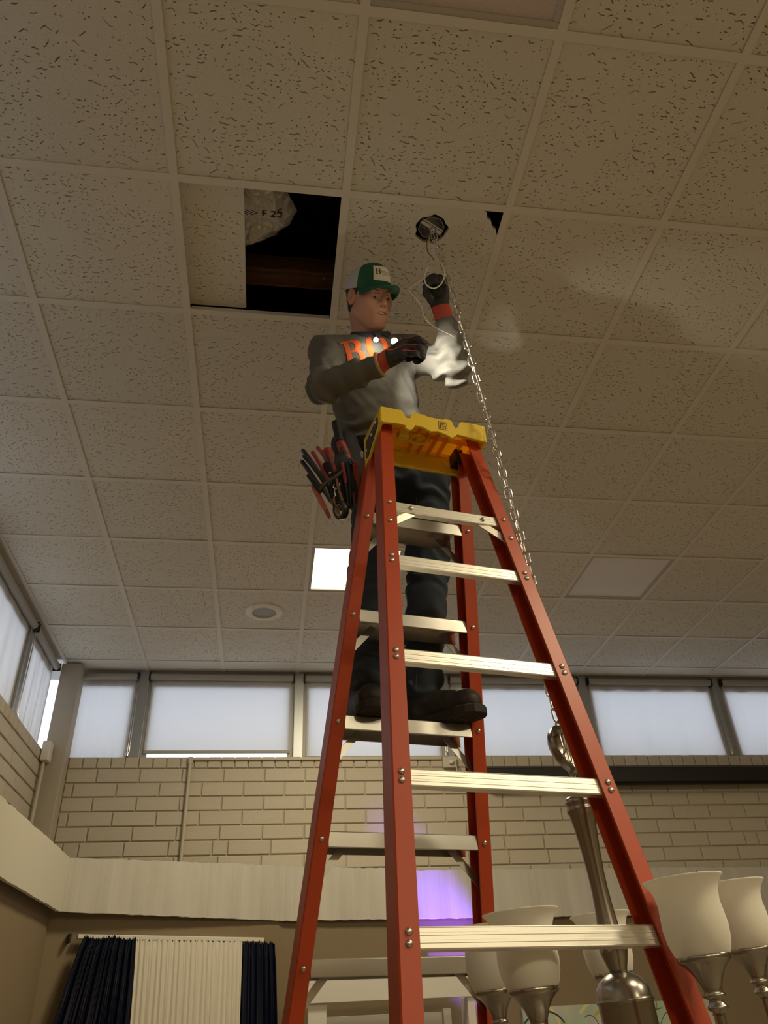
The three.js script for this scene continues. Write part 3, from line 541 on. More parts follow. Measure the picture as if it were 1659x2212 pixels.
/* ---------- step ladder ---------- */
const LAD = D(0.4748, 0, -1.9021), LYAW = 0.1912;
{
  const red = std(0.45, 0.05, 0.007, 0.45, 0, { bumpMap: sized(streak, 0.12, 0.6), bumpScale: 0.00025, clearcoat: 0.1, clearcoatRoughness: 0.35 });
  const deckYellow = std(0.95, 0.6, 0.03, 0.6, 0, { transmission: 0.5, thickness: 0, side: THREE.DoubleSide });
  const yellow = std(0.86, 0.6, 0.03, 0.45, 0, { bumpMap: sized(grit, 0.06), bumpScale: 0.00015 });
  const t = thing('step_ladder', 'tall orange fiberglass step ladder with aluminium steps and a yellow top cap', 'ladder', LAD, LYAW);
  const TN = 0.2023, DF = 0.0906, TF = 0.3023, WN = [0.1547, 0.0842], WF = [0.1563, 0.0809], YT = 1.6;
  const nearP = (s, y) => D(s * (WN[0] + WN[1] * (YT - y)), y + H, TN * (YT - y));
  const farP = (s, y) => D(s * (WF[0] + WF[1] * (YT - y)), y + H, -(DF + TF * (YT - y)));
  const rail = (P, s, y1, tilt) => {
    const a = P(s, y1), b = P(s, -H), w = 0.021, d = 0.067, k = 0.0055, c = 0.003;
    const prof = [[-w, 0], [w - c, 0], [w, -c], [w, -d + c], [w - c, -d], [-w, -d], [-w, -d + k], [w - k, -d + k], [w - k, -k], [-w, -k]].map(p => [p[0] * s, p[1]]);
    if (s < 0) prof.reverse();
    const ez = D(0, tilt, 1).normalize();
    return prism(prof, b, a, D(1, 0, 0), ez);
  };
  const rivetHead = new THREE.SphereGeometry(0.0075, 14, 8, 0, 6.2832, 0, 1.35).scale(1, 0.75, 1).rotateX(Math.PI / 2);
  for (const s of [-1, 1]) {
    part('rear_rail', rail(nearP, s, 1.632, TN), red, t);
    part('front_rail', rail(farP, s, 1.63, -TF), red, t);
    part('foot', rbox(0.06, 0.05, 0.09, 0.008, nearP(s, -H).x, 0.025, nearP(s, -H).z - 0.036), M.blackRubber, t);
    part('foot', rbox(0.06, 0.05, 0.09, 0.008, farP(s, -H).x, 0.025, farP(s, -H).z - 0.036), M.blackRubber, t);
  }
  const grooved = (L, h) => {                                 // rung face with shallow ribs, running along x
    const p = [[0, -h / 2], [0.001, -h / 2 + 0.002]], n = 3; for (let k = 0; k < n; k++) { const y = -h / 2 + h * (k + 0.5) / n; p.push([0.0016, y - 0.0045], [0.001, y - 0.0035], [0.001, y + 0.0035], [0.0016, y + 0.0045]); }
    p.push([0.001, h / 2 - 0.002], [0, h / 2], [-0.016, h / 2], [-0.016, h / 2 - 0.003], [-0.004, h / 2 - 0.003], [-0.004, -h / 2 + 0.003], [-0.016, -h / 2 + 0.003], [-0.016, -h / 2]);
    return prism(p, D(-L / 2, 0, 0), D(L / 2, 0, 0), D(0, 0, 1), D(0, 1, 0));
  };
  const tiltN = -Math.atan(TN), tiltF = Math.atan(TF);
  const rungYs = [1.0549, 0.7501, 0.4453, 0.1405, -0.1643, -0.4691, -0.7739, -1.0787];
  const nearRung = (y, h, two) => {
    const p = nearP(1, y), L = 2 * (p.x + 0.006);
    const o = part('rear_rung', grooved(L, h), M.alu, t); o.position.set(0, p.y, p.z - 0.009); o.rotation.x = tiltN;
    for (const s of [-1, 1]) for (const dy of two) { const q = nearP(s, y + dy), r = part('rivet', rivetHead, M.rivet, t); r.position.set(q.x, q.y, q.z); r.rotation.x = tiltN; }
  };
  nearRung(1.262, 0.036, [0.008]); for (const y of rungYs) nearRung(y, 0.039, [0.0095, -0.0095]);
  for (const s of [-1, 1]) {                                   // gussets under the top rear rung
    const a = nearP(s, 1.19), b = D(s * 0.105, 1.25 + H, nearP(s, 1.25).z); a.z -= 0.014; b.z -= 0.014;
    part('gusset', prism([[-0.011, -0.0015], [0.011, -0.0015], [0.011, 0.0015], [-0.011, 0.0015]], a, b, D(s * 0.35, 0.94, 0), D(0, 0.2, 1).normalize()), M.alu, t);
    const r = part('rivet', rivetHead, M.rivet, t), q = nearP(s, 1.195); r.position.copy(q); r.rotation.x = tiltN;
    const r2 = part('rivet', rivetHead, M.rivet, t), q2 = D(s * 0.115, 1.262 + H, nearP(s, 1.262).z - 0.006); r2.position.copy(q2); r2.rotation.x = tiltN;
  }
  const stepYs = [1.3683, 1.0635, 0.7587, 0.4539, 0.1491, -0.1557, -0.4605, -0.7653, -1.0701];
  const treadProf = (() => { const p = [[0, -0.02], [0.0015, -0.018], [0.0015, 0.02], [0, 0.0225]]; for (let k = 0; k < 6; k++) { const z = -0.01 - 0.013 * k; p.push([z, 0.0225], [z - 0.002, 0.0245], [z - 0.005, 0.0245], [z - 0.007, 0.0225]); } p.push([-0.093, 0.0225], [-0.093, -0.022], [-0.09, -0.022], [-0.09, 0.0185], [-0.003, 0.0185], [-0.003, -0.02]); return p; })();
  for (const y of stepYs) {
    const p = farP(1, y), L = 2 * (p.x - 0.0215);
    const o = part('step', prism(treadProf, D(-L / 2, 0, 0), D(L / 2, 0, 0), D(0, 0, 1), D(0, 1, 0)), M.stepAlu, t); o.position.set(0, p.y, p.z - 0.006);
    for (const s of [-1, 1]) {
      const q = farP(s, y), r = part('rivet', rivetHead, M.rivet, t); r.position.set(q.x, q.y, q.z); r.rotation.x = tiltF;
      const a = farP(s, y - 0.105), b = D(s * (p.x - 0.085), y - 0.004 + H, farP(s, y).z - 0.085); a.z -= 0.035; a.x -= s * 0.004; b.z += 0.018;
      part('step_brace', prism([[-0.0105, -0.0015], [0.0105, -0.0015], [0.0105, 0.0015], [-0.0105, 0.0015]], a, b, D(s * 0.75, 0.66, 0).normalize(), D(0, -TF, 1).normalize()), M.stepAlu, t);
    }
  }
  /* top cap */
  const cap1 = new THREE.Group(); cap1.name = 'top_cap'; t.add(cap1); cap1.userData.label = 'yellow moulded top cap with notches and a hanging loop';
  const zf = 0.034, zb = -0.138, xl = -0.183, xr = 0.183, yt = 1.664 + H, yl = 1.603 + H;
  const lip = new THREE.Shape(); const lipPts = [[xl, yl], [xl + 0.055, yl + 0.006], [xl + 0.085, yl + 0.003], [-0.10, yl - 0.008], [-0.088, yl - 0.012], [-0.076, yl - 0.004], [-0.07, yl + 0.012], [-0.04, yl + 0.01], [-0.015, yl - 0.002], [0.01, yl + 0.004], [0.04, yl - 0.004], [0.058, yl - 0.012], [0.07, yl - 0.002], [0.078, yl + 0.006], [0.11, yl + 0.004], [xr, yl - 0.004], [xr, yt - 0.006], [xr - 0.008, yt], [0.102, yt], [0.096, yt - 0.006], [0.09, yt - 0.03], [0.076, yt - 0.034], [0.068, yt - 0.022], [0.062, yt - 0.002], [0.045, yt - 0.001], [0.03, yt - 0.007], [-0.02, yt - 0.006], [-0.036, yt], [-0.07, yt], [-0.076, yt - 0.006], [-0.082, yt - 0.028], [-0.098, yt - 0.028], [-0.106, yt - 0.008], [-0.112, yt], [xl + 0.008, yt], [xl, yt - 0.006]];
  lipPts.forEach((p, i) => i ? lip.lineTo(...p) : lip.moveTo(...p)); lip.closePath();
  part('front_lip', slabShape(lip, 0.012, 0.0025).translate(0, 0, zf - 0.006), yellow, cap1);
  const top = poly([[xl, -zf + 0.008], [-0.108, -zf + 0.008], [-0.104, -zf + 0.05], [-0.078, -zf + 0.05], [-0.074, -zf + 0.008], [0.066, -zf + 0.008], [0.07, -zf + 0.05], [0.094, -zf + 0.05], [0.098, -zf + 0.008], [xr, -zf + 0.008], [xr, -zb], [xl, -zb]]);
  part('cap_deck', slabShape(top, 0.008, 0.002).rotateX(-Math.PI / 2).translate(0, yt - 0.006, 0), deckYellow, cap1);
  const back = poly([[xl, 1.572 + H], [xr - 0.035, 1.572 + H], [xr - 0.028, 1.54 + H], [xr, 1.535 + H], [xr, yt - 0.004], [xl, yt - 0.004]]);
  const slot = (x0, x1, y) => { const h = new THREE.Path(); h.moveTo(x0, y - 0.004); h.lineTo(x0, y + 0.004); h.lineTo(x1, y + 0.004); h.lineTo(x1, y - 0.004); h.closePath(); return h; };
  back.holes.push(slot(-0.1, -0.055, 1.636 + H), slot(0.04, 0.111, 1.636 + H));
  part('back_skirt', slabShape(back, 0.01, 0.002).translate(0, 0, zb + 0.005), yellow, cap1);
  for (const s of [-1, 1]) {
    const x = s > 0 ? xr : xl;
    const side = poly([[zf, yl], [zf, yt - 0.002], [zb, yt - 0.002], [zb, 1.545 + H]]);
    part('side_skirt', slabShape(side, 0.008, 0.0015).rotateY(-Math.PI / 2).translate(x - s * 0.004, 0, 0).scale(1, 1, 1), yellow, cap1);
    const pl = poly([[zf - 0.03, yl + 0.012], [zf - 0.03, yl + 0.04], [zb + 0.02, yl + 0.03], [zb + 0.02, yl - 0.035], [zb + 0.035, yl - 0.04]]);
    const hp = part('hinge_plate', slabShape(pl, 0.003).rotateY(-Math.PI / 2).translate(x + s * 0.0015, 0, 0), std(0.06, 0.06, 0.06, 0.4, 0.7), cap1);
    for (const [z, y] of [[zf - 0.04, yl + 0.026], [-0.05, yl + 0.01], [zb + 0.03, yl - 0.012]]) { const r = part('rivet', rivetHead, M.rivet, cap1); r.position.set(x + s * 0.003, y, z); r.rotation.y = s * Math.PI / 2; }
  }
  const ribs = []; for (const x of [-0.13, -0.03, 0.005, 0.04, 0.075, 0.13]) ribs.push(rbox(0.004, 0.026, 0.15, 0.001, x, yt - 0.022, -0.055)); ribs.push(rbox(0.35, 0.02, 0.004, 0.001, 0, yt - 0.019, -0.045));
  part('deck_ribs', join(ribs), deckYellow, cap1);
  const loop = new THREE.Shape(); loop.absellipse(0, 0, 0.04, 0.031, 0, 6.2832, false, 0); const lh = new THREE.Path(); lh.absellipse(0.0, 0.003, 0.03, 0.019, 0, 6.2832, true, 0); loop.holes.push(lh);
  part('hanging_loop', join([slabShape(loop, 0.014, 0.003).rotateX(-1.5708).translate(-0.036, yl + 0.008, -0.028), rbox(0.036, 0.022, 0.024, 0.003, -0.088, yl + 0.01, -0.024)]), yellow, cap1);
  const stick = tex(128, 160, (g, w, h) => { g.fillStyle = '#d9b43a'; g.fillRect(0, 0, w, h); g.strokeStyle = '#14110a'; g.lineWidth = 6; g.strokeRect(5, 5, w - 10, h - 10); g.fillStyle = '#14110a'; for (const [x, y, a, b] of [[20, 20, 14, 90], [40, 30, 60, 16], [50, 58, 30, 14], [44, 84, 66, 14], [20, 112, 14, 26], [56, 112, 20, 26], [90, 106, 18, 32]]) g.fillRect(x, y, a, b); });
  part('warning_sticker', box(0.03, 0.034, 0.001, 0.03, yt - 0.032, zf + 0.0006), new THREE.MeshStandardMaterial({ map: stick, roughness: 0.5 }), cap1);
  part('corner_block', rbox(0.03, 0.05, 0.05, 0.003, xr - 0.05, yl + 0.012, zb + 0.04), M.black, cap1);
}

/* ---------- chain, canopy and chandelier ---------- */
const chA = D(JX + 0.004, CY - 0.022, JZ + 0.004), chB = V(0.745, 1.07, -1.925), chC = V(0.751, 0.51, -1.885);
{
  const t = thing('hanging_chain', 'long chrome chain running from the junction box down behind the ladder rail', 'chain');
  const R = 0.0108, L = 0.0215, pts = []; for (let k = 0; k < 20; k++) { const a = k / 20 * 6.2832; pts.push(D(R * Math.cos(a), R * Math.sin(a) + (Math.sin(a) >= 0 ? 1 : -1) * L / 2, 0)); }
  const link = new THREE.TubeGeometry(new THREE.CatmullRomCurve3(pts, true), 26, 0.0027, 6, true);
  const curve = new THREE.CatmullRomCurve3([chA, chA.clone().lerp(chB, 0.33).add(D(0.008, 0, 0)), chA.clone().lerp(chB, 0.7).add(D(0.004, 0, 0)), chB, V(0.739, 0.74, -1.915), chC], false, 'centripetal');
  const n = Math.round(curve.getLength() / 0.0372);
  for (let k = 0; k < n; k++) {
    const p = curve.getPointAt((k + 0.5) / n), d = curve.getTangentAt((k + 0.5) / n);
    const o = part('chain_link', link, M.chrome, t); o.position.copy(p);
    o.quaternion.setFromUnitVectors(UP, d).multiply(new THREE.Quaternion().setFromAxisAngle(UP, (k % 2 ? 0.35 : 1.92) + rr(-0.2, 0.2)));
  }
  part('cord', tube([chA, chA.clone().lerp(chB, 0.5).add(D(0.008, 0, 0.004)), chB, V(0.742, 0.74, -1.91), chC], 0.002, 90, 6), std(0.6, 0.58, 0.5, 0.3), t);
  const c = thing('ceiling_canopy', 'brushed nickel ceiling canopy slid down and tilted on the chain', 'canopy', V(0.7465, 0.5755, -1.8850));
  const cm = new THREE.Group(); cm.name = 'canopy_shell'; c.add(cm); cm.quaternion.setFromUnitVectors(UP, D(-0.54, -0.32, -0.77).normalize());
  part('dish', lathe([[0.006, 0.03], [0.03, 0.028], [0.055, 0.016], [0.066, 0.004], [0.068, -0.012], [0.066, -0.013], [0.064, 0.002], [0.052, 0.013], [0.028, 0.025], [0.006, 0.027]], 40), M.nickel, cm);
  part('hanging_hook', tube([D(0, 0.02, 0), D(0, -0.02, 0.004), D(0.01, -0.035, 0), D(-0.004, -0.05, -0.004), D(-0.012, -0.04, 0)], 0.0025, 30, 6), M.chrome, cm);
}
{
  const ax = 0.777, az = -1.885;
  const t = thing('chandelier', 'brushed nickel chandelier with five frosted bell shades hanging against the ladder', 'chandelier', D(0.78, H, az)); t.rotation.z = 0.058;
  part('top_loop', new THREE.TorusGeometry(0.013, 0.003, 8, 20).translate(0, 0.495, 0), M.nickel, t);
  part('stem', lathe([[0.0, 0.484], [0.008, 0.484], [0.01, 0.47], [0.028, 0.464], [0.036, 0.456], [0.0365, 0.446], [0.033, 0.44], [0.0355, 0.434], [0.0355, 0.427], [0.0315, 0.421], [0.0305, 0.41], [0.027, 0.39], [0.0225, 0.34], [0.0195, 0.29], [0.0195, 0.25], [0.021, 0.215], [0.024, 0.18], [0.027, 0.158], [0.0285, 0.15], [0.0285, 0.14], [0.031, 0.136], [0.0305, 0.128], [0.026, 0.112], [0.02, 0.094], [0.019, 0.086], [0.0, 0.086]], 40), M.nickel, t);
  part('body_dome', lathe([[0.018, 0.09], [0.03, 0.086], [0.046, 0.075], [0.058, 0.058], [0.0585, 0.042], [0.062, 0.038], [0.062, 0.034], [0.059, 0.032], [0.0585, -0.022], [0.056, -0.026], [0, -0.026]], 44), M.nickel, t);
  for (let k = 0; k < 5; k++) { const a = k * 1.2566 + 0.5; part('body_tube', rod(D(0.045 * Math.cos(a), -0.026, 0.045 * Math.sin(a)), D(0.045 * Math.cos(a), -0.24, 0.045 * Math.sin(a)), 0.0105, 0.0105, 16), M.nickel, t); }
  part('core_spindle', lathe([[0.0, -0.026], [0.012, -0.03], [0.02, -0.05], [0.01, -0.07], [0.018, -0.09], [0.012, -0.12], [0.012, -0.24], [0, -0.24]], 24), std(0.12, 0.11, 0.1, 0.3, 1), t);
  part('body_base', lathe([[0.0, -0.235], [0.062, -0.235], [0.066, -0.245], [0.062, -0.27], [0.03, -0.31], [0.012, -0.33], [0.014, -0.345], [0, -0.36]], 36), M.nickel, t);
  const shadeM = new THREE.MeshPhysicalMaterial({ color: new THREE.Color().setRGB(0.88, 0.86, 0.79), roughness: 0.9, transmission: 0.42, thickness: 0, side: THREE.DoubleSide });
  const shadeG = lathe([[0.0475, 0.0], [0.053, 0.008], [0.059, 0.028], [0.0615, 0.05], [0.06, 0.072], [0.0585, 0.09], [0.061, 0.108], [0.067, 0.122], [0.0745, 0.1315], [0.0775, 0.134], [0.0775, 0.1365], [0.0745, 0.136], [0.0655, 0.1245], [0.0585, 0.109], [0.056, 0.09], [0.0575, 0.072], [0.059, 0.05], [0.0565, 0.028], [0.0505, 0.009], [0.046, 0.003]], 44);
  const cupG = lathe([[0.0, 0.004], [0.046, 0.004], [0.0495, 0.006], [0.0495, -0.002], [0.045, -0.006], [0.034, -0.016], [0.0245, -0.03], [0.018, -0.046], [0.0165, -0.054], [0.02, -0.057], [0.02, -0.061], [0.013, -0.065], [0.013, -0.07], [0.0185, -0.076], [0.0185, -0.08], [0.0095, -0.086], [0.0085, -0.09], [0, -0.09]], 32);
  const armAngles = [0.165, 1.46, 2.8, 4.0, 5.31];
  const arm = armAngles.map((a, k) => {
    const r = 0.305, g = new THREE.Group(); g.name = 'arm'; t.add(g); g.rotation.y = a; const y0 = [0.088, 0.1, 0.09, 0.082, 0.07][k];
    part('arm_tube', join([rod(D(0, y0 - 0.085, r), D(0, y0 - 0.17, r), 0.0078, 0.0078, 14), tube([D(0, y0 - 0.17, r), D(0, y0 - 0.2, r - 0.004), D(0, y0 - 0.225, r - 0.03), D(0, -0.17, r - 0.09), D(0, -0.155, r - 0.14), D(0, -0.19, r - 0.2), D(0, -0.23, r - 0.25)], 0.0085, 50, 10), tube([D(0, y0 - 0.165, r), D(0, y0 - 0.158, r + 0.03), D(0, y0 - 0.175, r + 0.055), D(0, y0 - 0.205, r + 0.06), D(0, y0 - 0.225, r + 0.04)], 0.0065, 30, 8)]), M.nickel, g);
    const c = part('shade_cup', cupG, M.nickel, g); c.position.set(0, y0, r);
    const s = part('glass_shade', shadeG, shadeM, g, 'frosted white bell glass shade'); s.position.set(0, y0 + 0.003, r);
    return g;
  });
}
/* ---------- the worker ---------- */
const FONT = await new FontLoader().loadAsync('fonts/droid/droid_serif_bold.typeface.json');
const skin = std(0.54, 0.275, 0.185, 0.5, 0, { bumpMap: sized(lumps, 0.02), bumpScale: 0.0002 });
const grey = std(0.185, 0.175, 0.15, 0.95, 0, { map: sized(dataTex(256, () => { const v = 0.88 + rr(-0.12, 0.12); return [v, v, v]; }), 0.16), sheen: 0.3, sheenRoughness: 0.8, bumpMap: sized(grit, 0.03), bumpScale: 0.0004 });
const denim = std(0.026, 0.036, 0.052, 0.85, 0, { bumpMap: sized(weave, 0.012), bumpScale: 0.0003 });
const leather = std(0.02, 0.015, 0.011, 0.6), soleM = std(0.018, 0.014, 0.01, 0.7);
const coat = std(0.026, 0.024, 0.026, 0.6), knit = std(0.55, 0.085, 0.05, 0.85, 0, { bumpMap: sized(weave, 0.02), bumpScale: 0.0008 });
const person = thing('person', 'person in grey shirt, dark jeans and green cap, standing on the step ladder', 'person', V(0.4, 0.79, -2.28));
const worker = { add: o => { o.geometry.translate(-0.4, -(0.79 + H), 2.28); person.add(o); } };
/* joints */
const J = {
  hipR: V(0.3503, 1.7303, -2.2400), hipL: V(0.5129, 1.7184, -2.2400), kneeR: V(0.3194, 1.3473, -2.3450), kneeL: V(0.5359, 1.4074, -2.3700), ankR: V(0.3007, 0.9397, -2.3350), ankL: V(0.4725, 0.9238, -2.3300),
  belt: V(0.3573, 1.8640, -2.2000), waist: V(0.3450, 1.9633, -2.1700), chest: V(0.3142, 2.0856, -2.1000), neck: V(0.3067, 2.1457, -2.0200),
  shR: V(0.1550, 2.1031, -2.0400), shL: V(0.4697, 2.1762, -2.0900), elR: V(0.1278, 1.8249, -1.9350), wrR: V(0.3065, 1.8331, -1.8150), elL: V(0.6186, 2.0144, -2.0000), wrL: V(0.5738, 2.1775, -1.9050),
};
const mid = (a, b, t = 0.5) => a.clone().lerp(b, t);
/* sweatshirt */
const right = mid(J.shL, J.shR, 0).sub(J.shR).normalize(), spine = J.neck.clone().sub(J.belt).normalize(), front = right.clone().cross(spine).normalize();
const off = (p, r, u, f) => p.clone().addScaledVector(right, r).addScaledVector(spine, u).addScaledVector(front, f);
const torsoF = union([
  cap(off(J.belt, -0.062, -0.02, 0), off(J.chest, -0.07, 0.02, 0.0), 0.098, 0.1), cap(off(J.belt, 0.062, -0.02, 0), off(J.chest, 0.07, 0.02, 0.0), 0.098, 0.1),
  cap(off(J.belt, 0, 0, 0.01), off(J.chest, 0, 0.02, 0.02), 0.1, 0.1),
  cap(J.shR, J.shL, 0.062), cap(off(J.chest, -0.07, 0.04, 0.0), J.shR, 0.085, 0.06), cap(off(J.chest, 0.07, 0.04, 0.0), J.shL, 0.085, 0.06), cap(mid(J.shR, J.shL), off(J.neck, 0, 0.0, -0.01), 0.075, 0.058),
], 0.06);
const armRF = union([cap(J.shR, J.elR, 0.064, 0.052), cap(J.elR, mid(J.elR, J.wrR, 0.55), 0.051, 0.044), cap(mid(J.elR, J.wrR, 0.5), J.wrR, 0.044, 0.034)], 0.03);
const armLF = union([cap(J.shL, J.elL, 0.064, 0.056), cap(J.elL, mid(J.elL, J.wrL, 0.55), 0.052, 0.045), cap(mid(J.elL, J.wrL, 0.5), J.wrL, 0.045, 0.037)], 0.03);
const dirOf = (a, b) => b.clone().sub(a).normalize();
const aR = dirOf(J.elR, J.wrR), aL = dirOf(J.elL, J.wrL);
const cuff = (w, d) => (x, y, z) => (x - w.x) * d.x + (y - w.y) * d.y + (z - w.z) * d.z;
const cR = cuff(J.wrR, aR), cL = cuff(J.wrL, aL), hem = cuff(off(J.belt, 0, -0.035, 0), spine.clone().negate()), necks = cuff(off(J.neck, 0, 0.032, 0.012), off(D(0, 0, 0), 0, 1, 0.25).normalize());
function shirtF(x, y, z) {
  const t = torsoF(x, y, z), r = armRF(x, y, z), l = armLF(x, y, z);
  let d = smin(smin(t, r, 0.035), l, 0.035);
  if (d < 0.03 && d > -0.03) {
    const de = Math.hypot(x - J.elR.x, y - J.elR.y, z - J.elR.z), dl = Math.hypot(x - J.elL.x, y - J.elL.y, z - J.elL.z);
    const sl = (x - J.belt.x) * spine.x + (y - J.belt.y) * spine.y + (z - J.belt.z) * spine.z;
    d += 0.006 * noise(x * 9 + y * 5, y * 16, z * 9) + 0.0035 * noise(x * 22, y * 34 + x * 20, z * 22);
    const kR = Math.max(Math.exp(-((de / 0.09) ** 2)), 0.5 * Math.exp(-(((r < t ? 0.16 : 9) / 0.3) ** 2))), kL = Math.exp(-((dl / 0.12) ** 2));
    const along = cR(x, y, z), alongL = cL(x, y, z);
    if (r < t) d += 0.010 * kR * Math.sin(along * 95 + 3 * noise(x * 14, y * 14, z * 14));
    if (l < t) d += (0.008 * kL + 0.003) * Math.sin(alongL * 105 + 3 * noise(x * 13, y * 13, z * 13));
    const w = Math.exp(-(((sl - 0.0) / 0.06) ** 2)); if (t < r && t < l) d += 0.008 * w * Math.sin(sl * 110 + 4 * noise(x * 9, y * 5, z * 9));
  }
  return Math.max(d, r < l && r < t + 0.03 ? cR(x, y, z) : -1, l < r && l < t + 0.03 ? cL(x, y, z) : -1, t < 0.1 && r > 0.01 && l > 0.01 ? hem(x, y, z) : -1, t < 0.1 ? necks(x, y, z) : -1);
}
worker.add(part('sweatshirt', iso(shirtF, D(0.0, 1.74 + H, -2.36), D(0.73, 2.3 + H, -1.74), 0.0055), grey, person));
/* collar */
const ringAt = (c, n, r, tr, m, name, sx = 1) => { const g = new THREE.TorusGeometry(r, tr, 10, 40).scale(1, sx, 1); g.applyQuaternion(new THREE.Quaternion().setFromUnitVectors(D(0, 0, 1), n)); g.translate(c.x, c.y, c.z); worker.add(part(name, g, m, person)); };
ringAt(off(J.neck, 0, 0.03, 0.012), off(D(0, 0, 0), 0, 1, 0.25).normalize(), 0.066, 0.012, std(0.03, 0.032, 0.042, 0.9), 'collar', 0.95);
ringAt(J.wrR.clone().addScaledVector(aR, -0.002), aR, 0.037, 0.006, std(0.42, 0.3, 0.17, 0.8), 'cuff_band');
/* jeans */
const legF = union([
  cap(J.hipR, J.kneeR, 0.098, 0.072), cap(J.kneeR, J.ankR, 0.07, 0.062), cap(J.hipL, J.kneeL, 0.102, 0.076), cap(J.kneeL, J.ankL, 0.074, 0.062),
  cap(off(J.belt, -0.05, -0.02, 0), off(J.belt, 0.05, -0.02, 0), 0.094), cap(mid(J.hipR, J.hipL, 0.15), mid(J.hipR, J.hipL, 0.85), 0.108),
], 0.03);
const hemR = cuff(V(J.ankR.x, 0.885, J.ankR.z), D(0, -1, 0)), waistCut = cuff(off(J.belt, 0, 0.0, 0), spine);
function jeansF(x, y, z) {
  let d = legF(x, y, z);
  if (d < 0.03 && d > -0.03) {
    const yy = y - H, k = Math.exp(-(((yy - 0.95) / 0.09) ** 2)) + 0.7 * Math.exp(-(((yy - 1.35) / 0.1) ** 2)) + 0.6 * Math.exp(-(((yy - 1.62) / 0.07) ** 2));
    d += 0.006 * noise(x * 8, y * 9, z * 8) + (0.0015 + 0.0075 * k) * Math.sin(y * 85 + x * 30 + 5 * noise(x * 12, y * 9, z * 12));
  }
  return Math.max(d, H + (x < (J.ankR.x + J.ankL.x) / 2 ? 0.875 : 0.862) - y + 0.02 * (z + 2.33), waistCut(x, y, z));
}
worker.add(part('jeans', iso(jeansF, D(0.14, 0.82 + H, -2.52), D(0.74, 1.93 + H, -2.0), 0.007), denim, person));
{ // seam lines and waistband
  const seam = (a, b, c) => worker.add(part('seam', tube([a, b, c].map((p, i) => p), 0.0016, 40, 5), std(0.03, 0.03, 0.035, 0.8), person));
  const inside = (p, r) => p.clone().addScaledVector(D(-p.x, H - p.y, -p.z).normalize(), r);
  seam(inside(mid(J.hipL, J.kneeL, 0.3).add(D(-0.03, 0, 0)), 0.086), inside(J.kneeL.clone().add(D(-0.025, 0, 0)), 0.068), inside(J.ankL.clone().add(D(-0.02, 0.0, 0)), 0.06));
}
/* shoes */
function shoe(heel, toe, label, roll) {
  const d = dirOf(heel, toe), L = heel.distanceTo(toe), n = D(-d.z, 0, d.x), lo = H + 0.7835;
  const foot = []; const W = [[0, 0], [0.004, 0.018], [0.02, 0.03], [0.06, 0.033], [0.11, 0.03], [0.16, 0.036], [0.2, 0.045], [0.235, 0.043], [0.262, 0.033], [0.276, 0.016], [0.28, 0]].map(p => [p[0] / 0.28 * L, p[1]]);
  for (const p of W) foot.push([p[0], p[1]]); for (let i = W.length - 2; i > 0; i--) foot.push([W[i][0], -W[i][1]]);
  const m = new THREE.Matrix4().makeBasis(d, UP, n).setPosition(heel.x, lo, heel.z);
  const sole = new THREE.ExtrudeGeometry(poly(foot), { depth: 0.02, bevelEnabled: true, bevelThickness: 0.004, bevelSize: 0.004, bevelSegments: 2 }).rotateX(-Math.PI / 2).translate(0, 0.004, 0);
  const at = (x, y, z) => D(x / 0.28 * L, y, z).applyMatrix4(m);
  const f = union([cap(at(0.04, 0.045, 0), at(0.05, 0.13, 0), 0.036, 0.045), cap(at(0.05, 0.05, 0), at(0.16, 0.05, 0), 0.036, 0.036), cap(at(0.1, 0.08, 0), at(0.2, 0.05, 0), 0.034, 0.034), cap(at(0.2, 0.045, -0.008), at(0.232, 0.045, 0.006), 0.042, 0.04)], 0.035);
  const upper = (x, y, z) => Math.max(f(x, y, z) + 0.0015 * noise(x * 40, y * 40, z * 40), lo + 0.02 - y, y - lo - 0.15);
  const g = new THREE.Group(); g.name = 'shoe'; g.userData.label = label; person.add(g); const pl = o => { o.geometry.translate(-0.4, -(0.79 + H), 2.28); };
  const bx = new THREE.Box3().setFromPoints([heel, toe, at(0.05, 0.17, 0)]).expandByScalar(0.075);
  pl(part('upper', iso(upper, bx.min, bx.max, 0.0045), leather, g));
  pl(part('sole', sole.applyMatrix4(m), soleM, g));
  const w = []; for (let i = 0; i < foot.length; i++) w.push(at(foot[i][0] / L * 0.28 * 0.995 + 0.0006, 0.0265, foot[i][1] * 1.0)); pl(part('welt_stitching', tube(w, 0.0016, 120, 5, true), std(0.25, 0.21, 0.13, 0.8), g));
  const treads = []; for (let k = 0; k < 15; k++) { const s = 0.02 + 0.017 * k; treads.push(rbox(0.006, 0.004, 0.05, 0.001, s / 0.28 * L, 0.0, 0)); } pl(part('tread', join(treads).applyMatrix4(m), std(0.035, 0.026, 0.018, 0.8), g));
}
shoe(V(0.262, 0, -2.415), V(0.302, 0, -2.145), 'dark work shoe pointing towards the camera');
shoe(V(0.425, 0, -2.375), V(0.632, 0, -2.2), 'dark work shoe turned to the right');

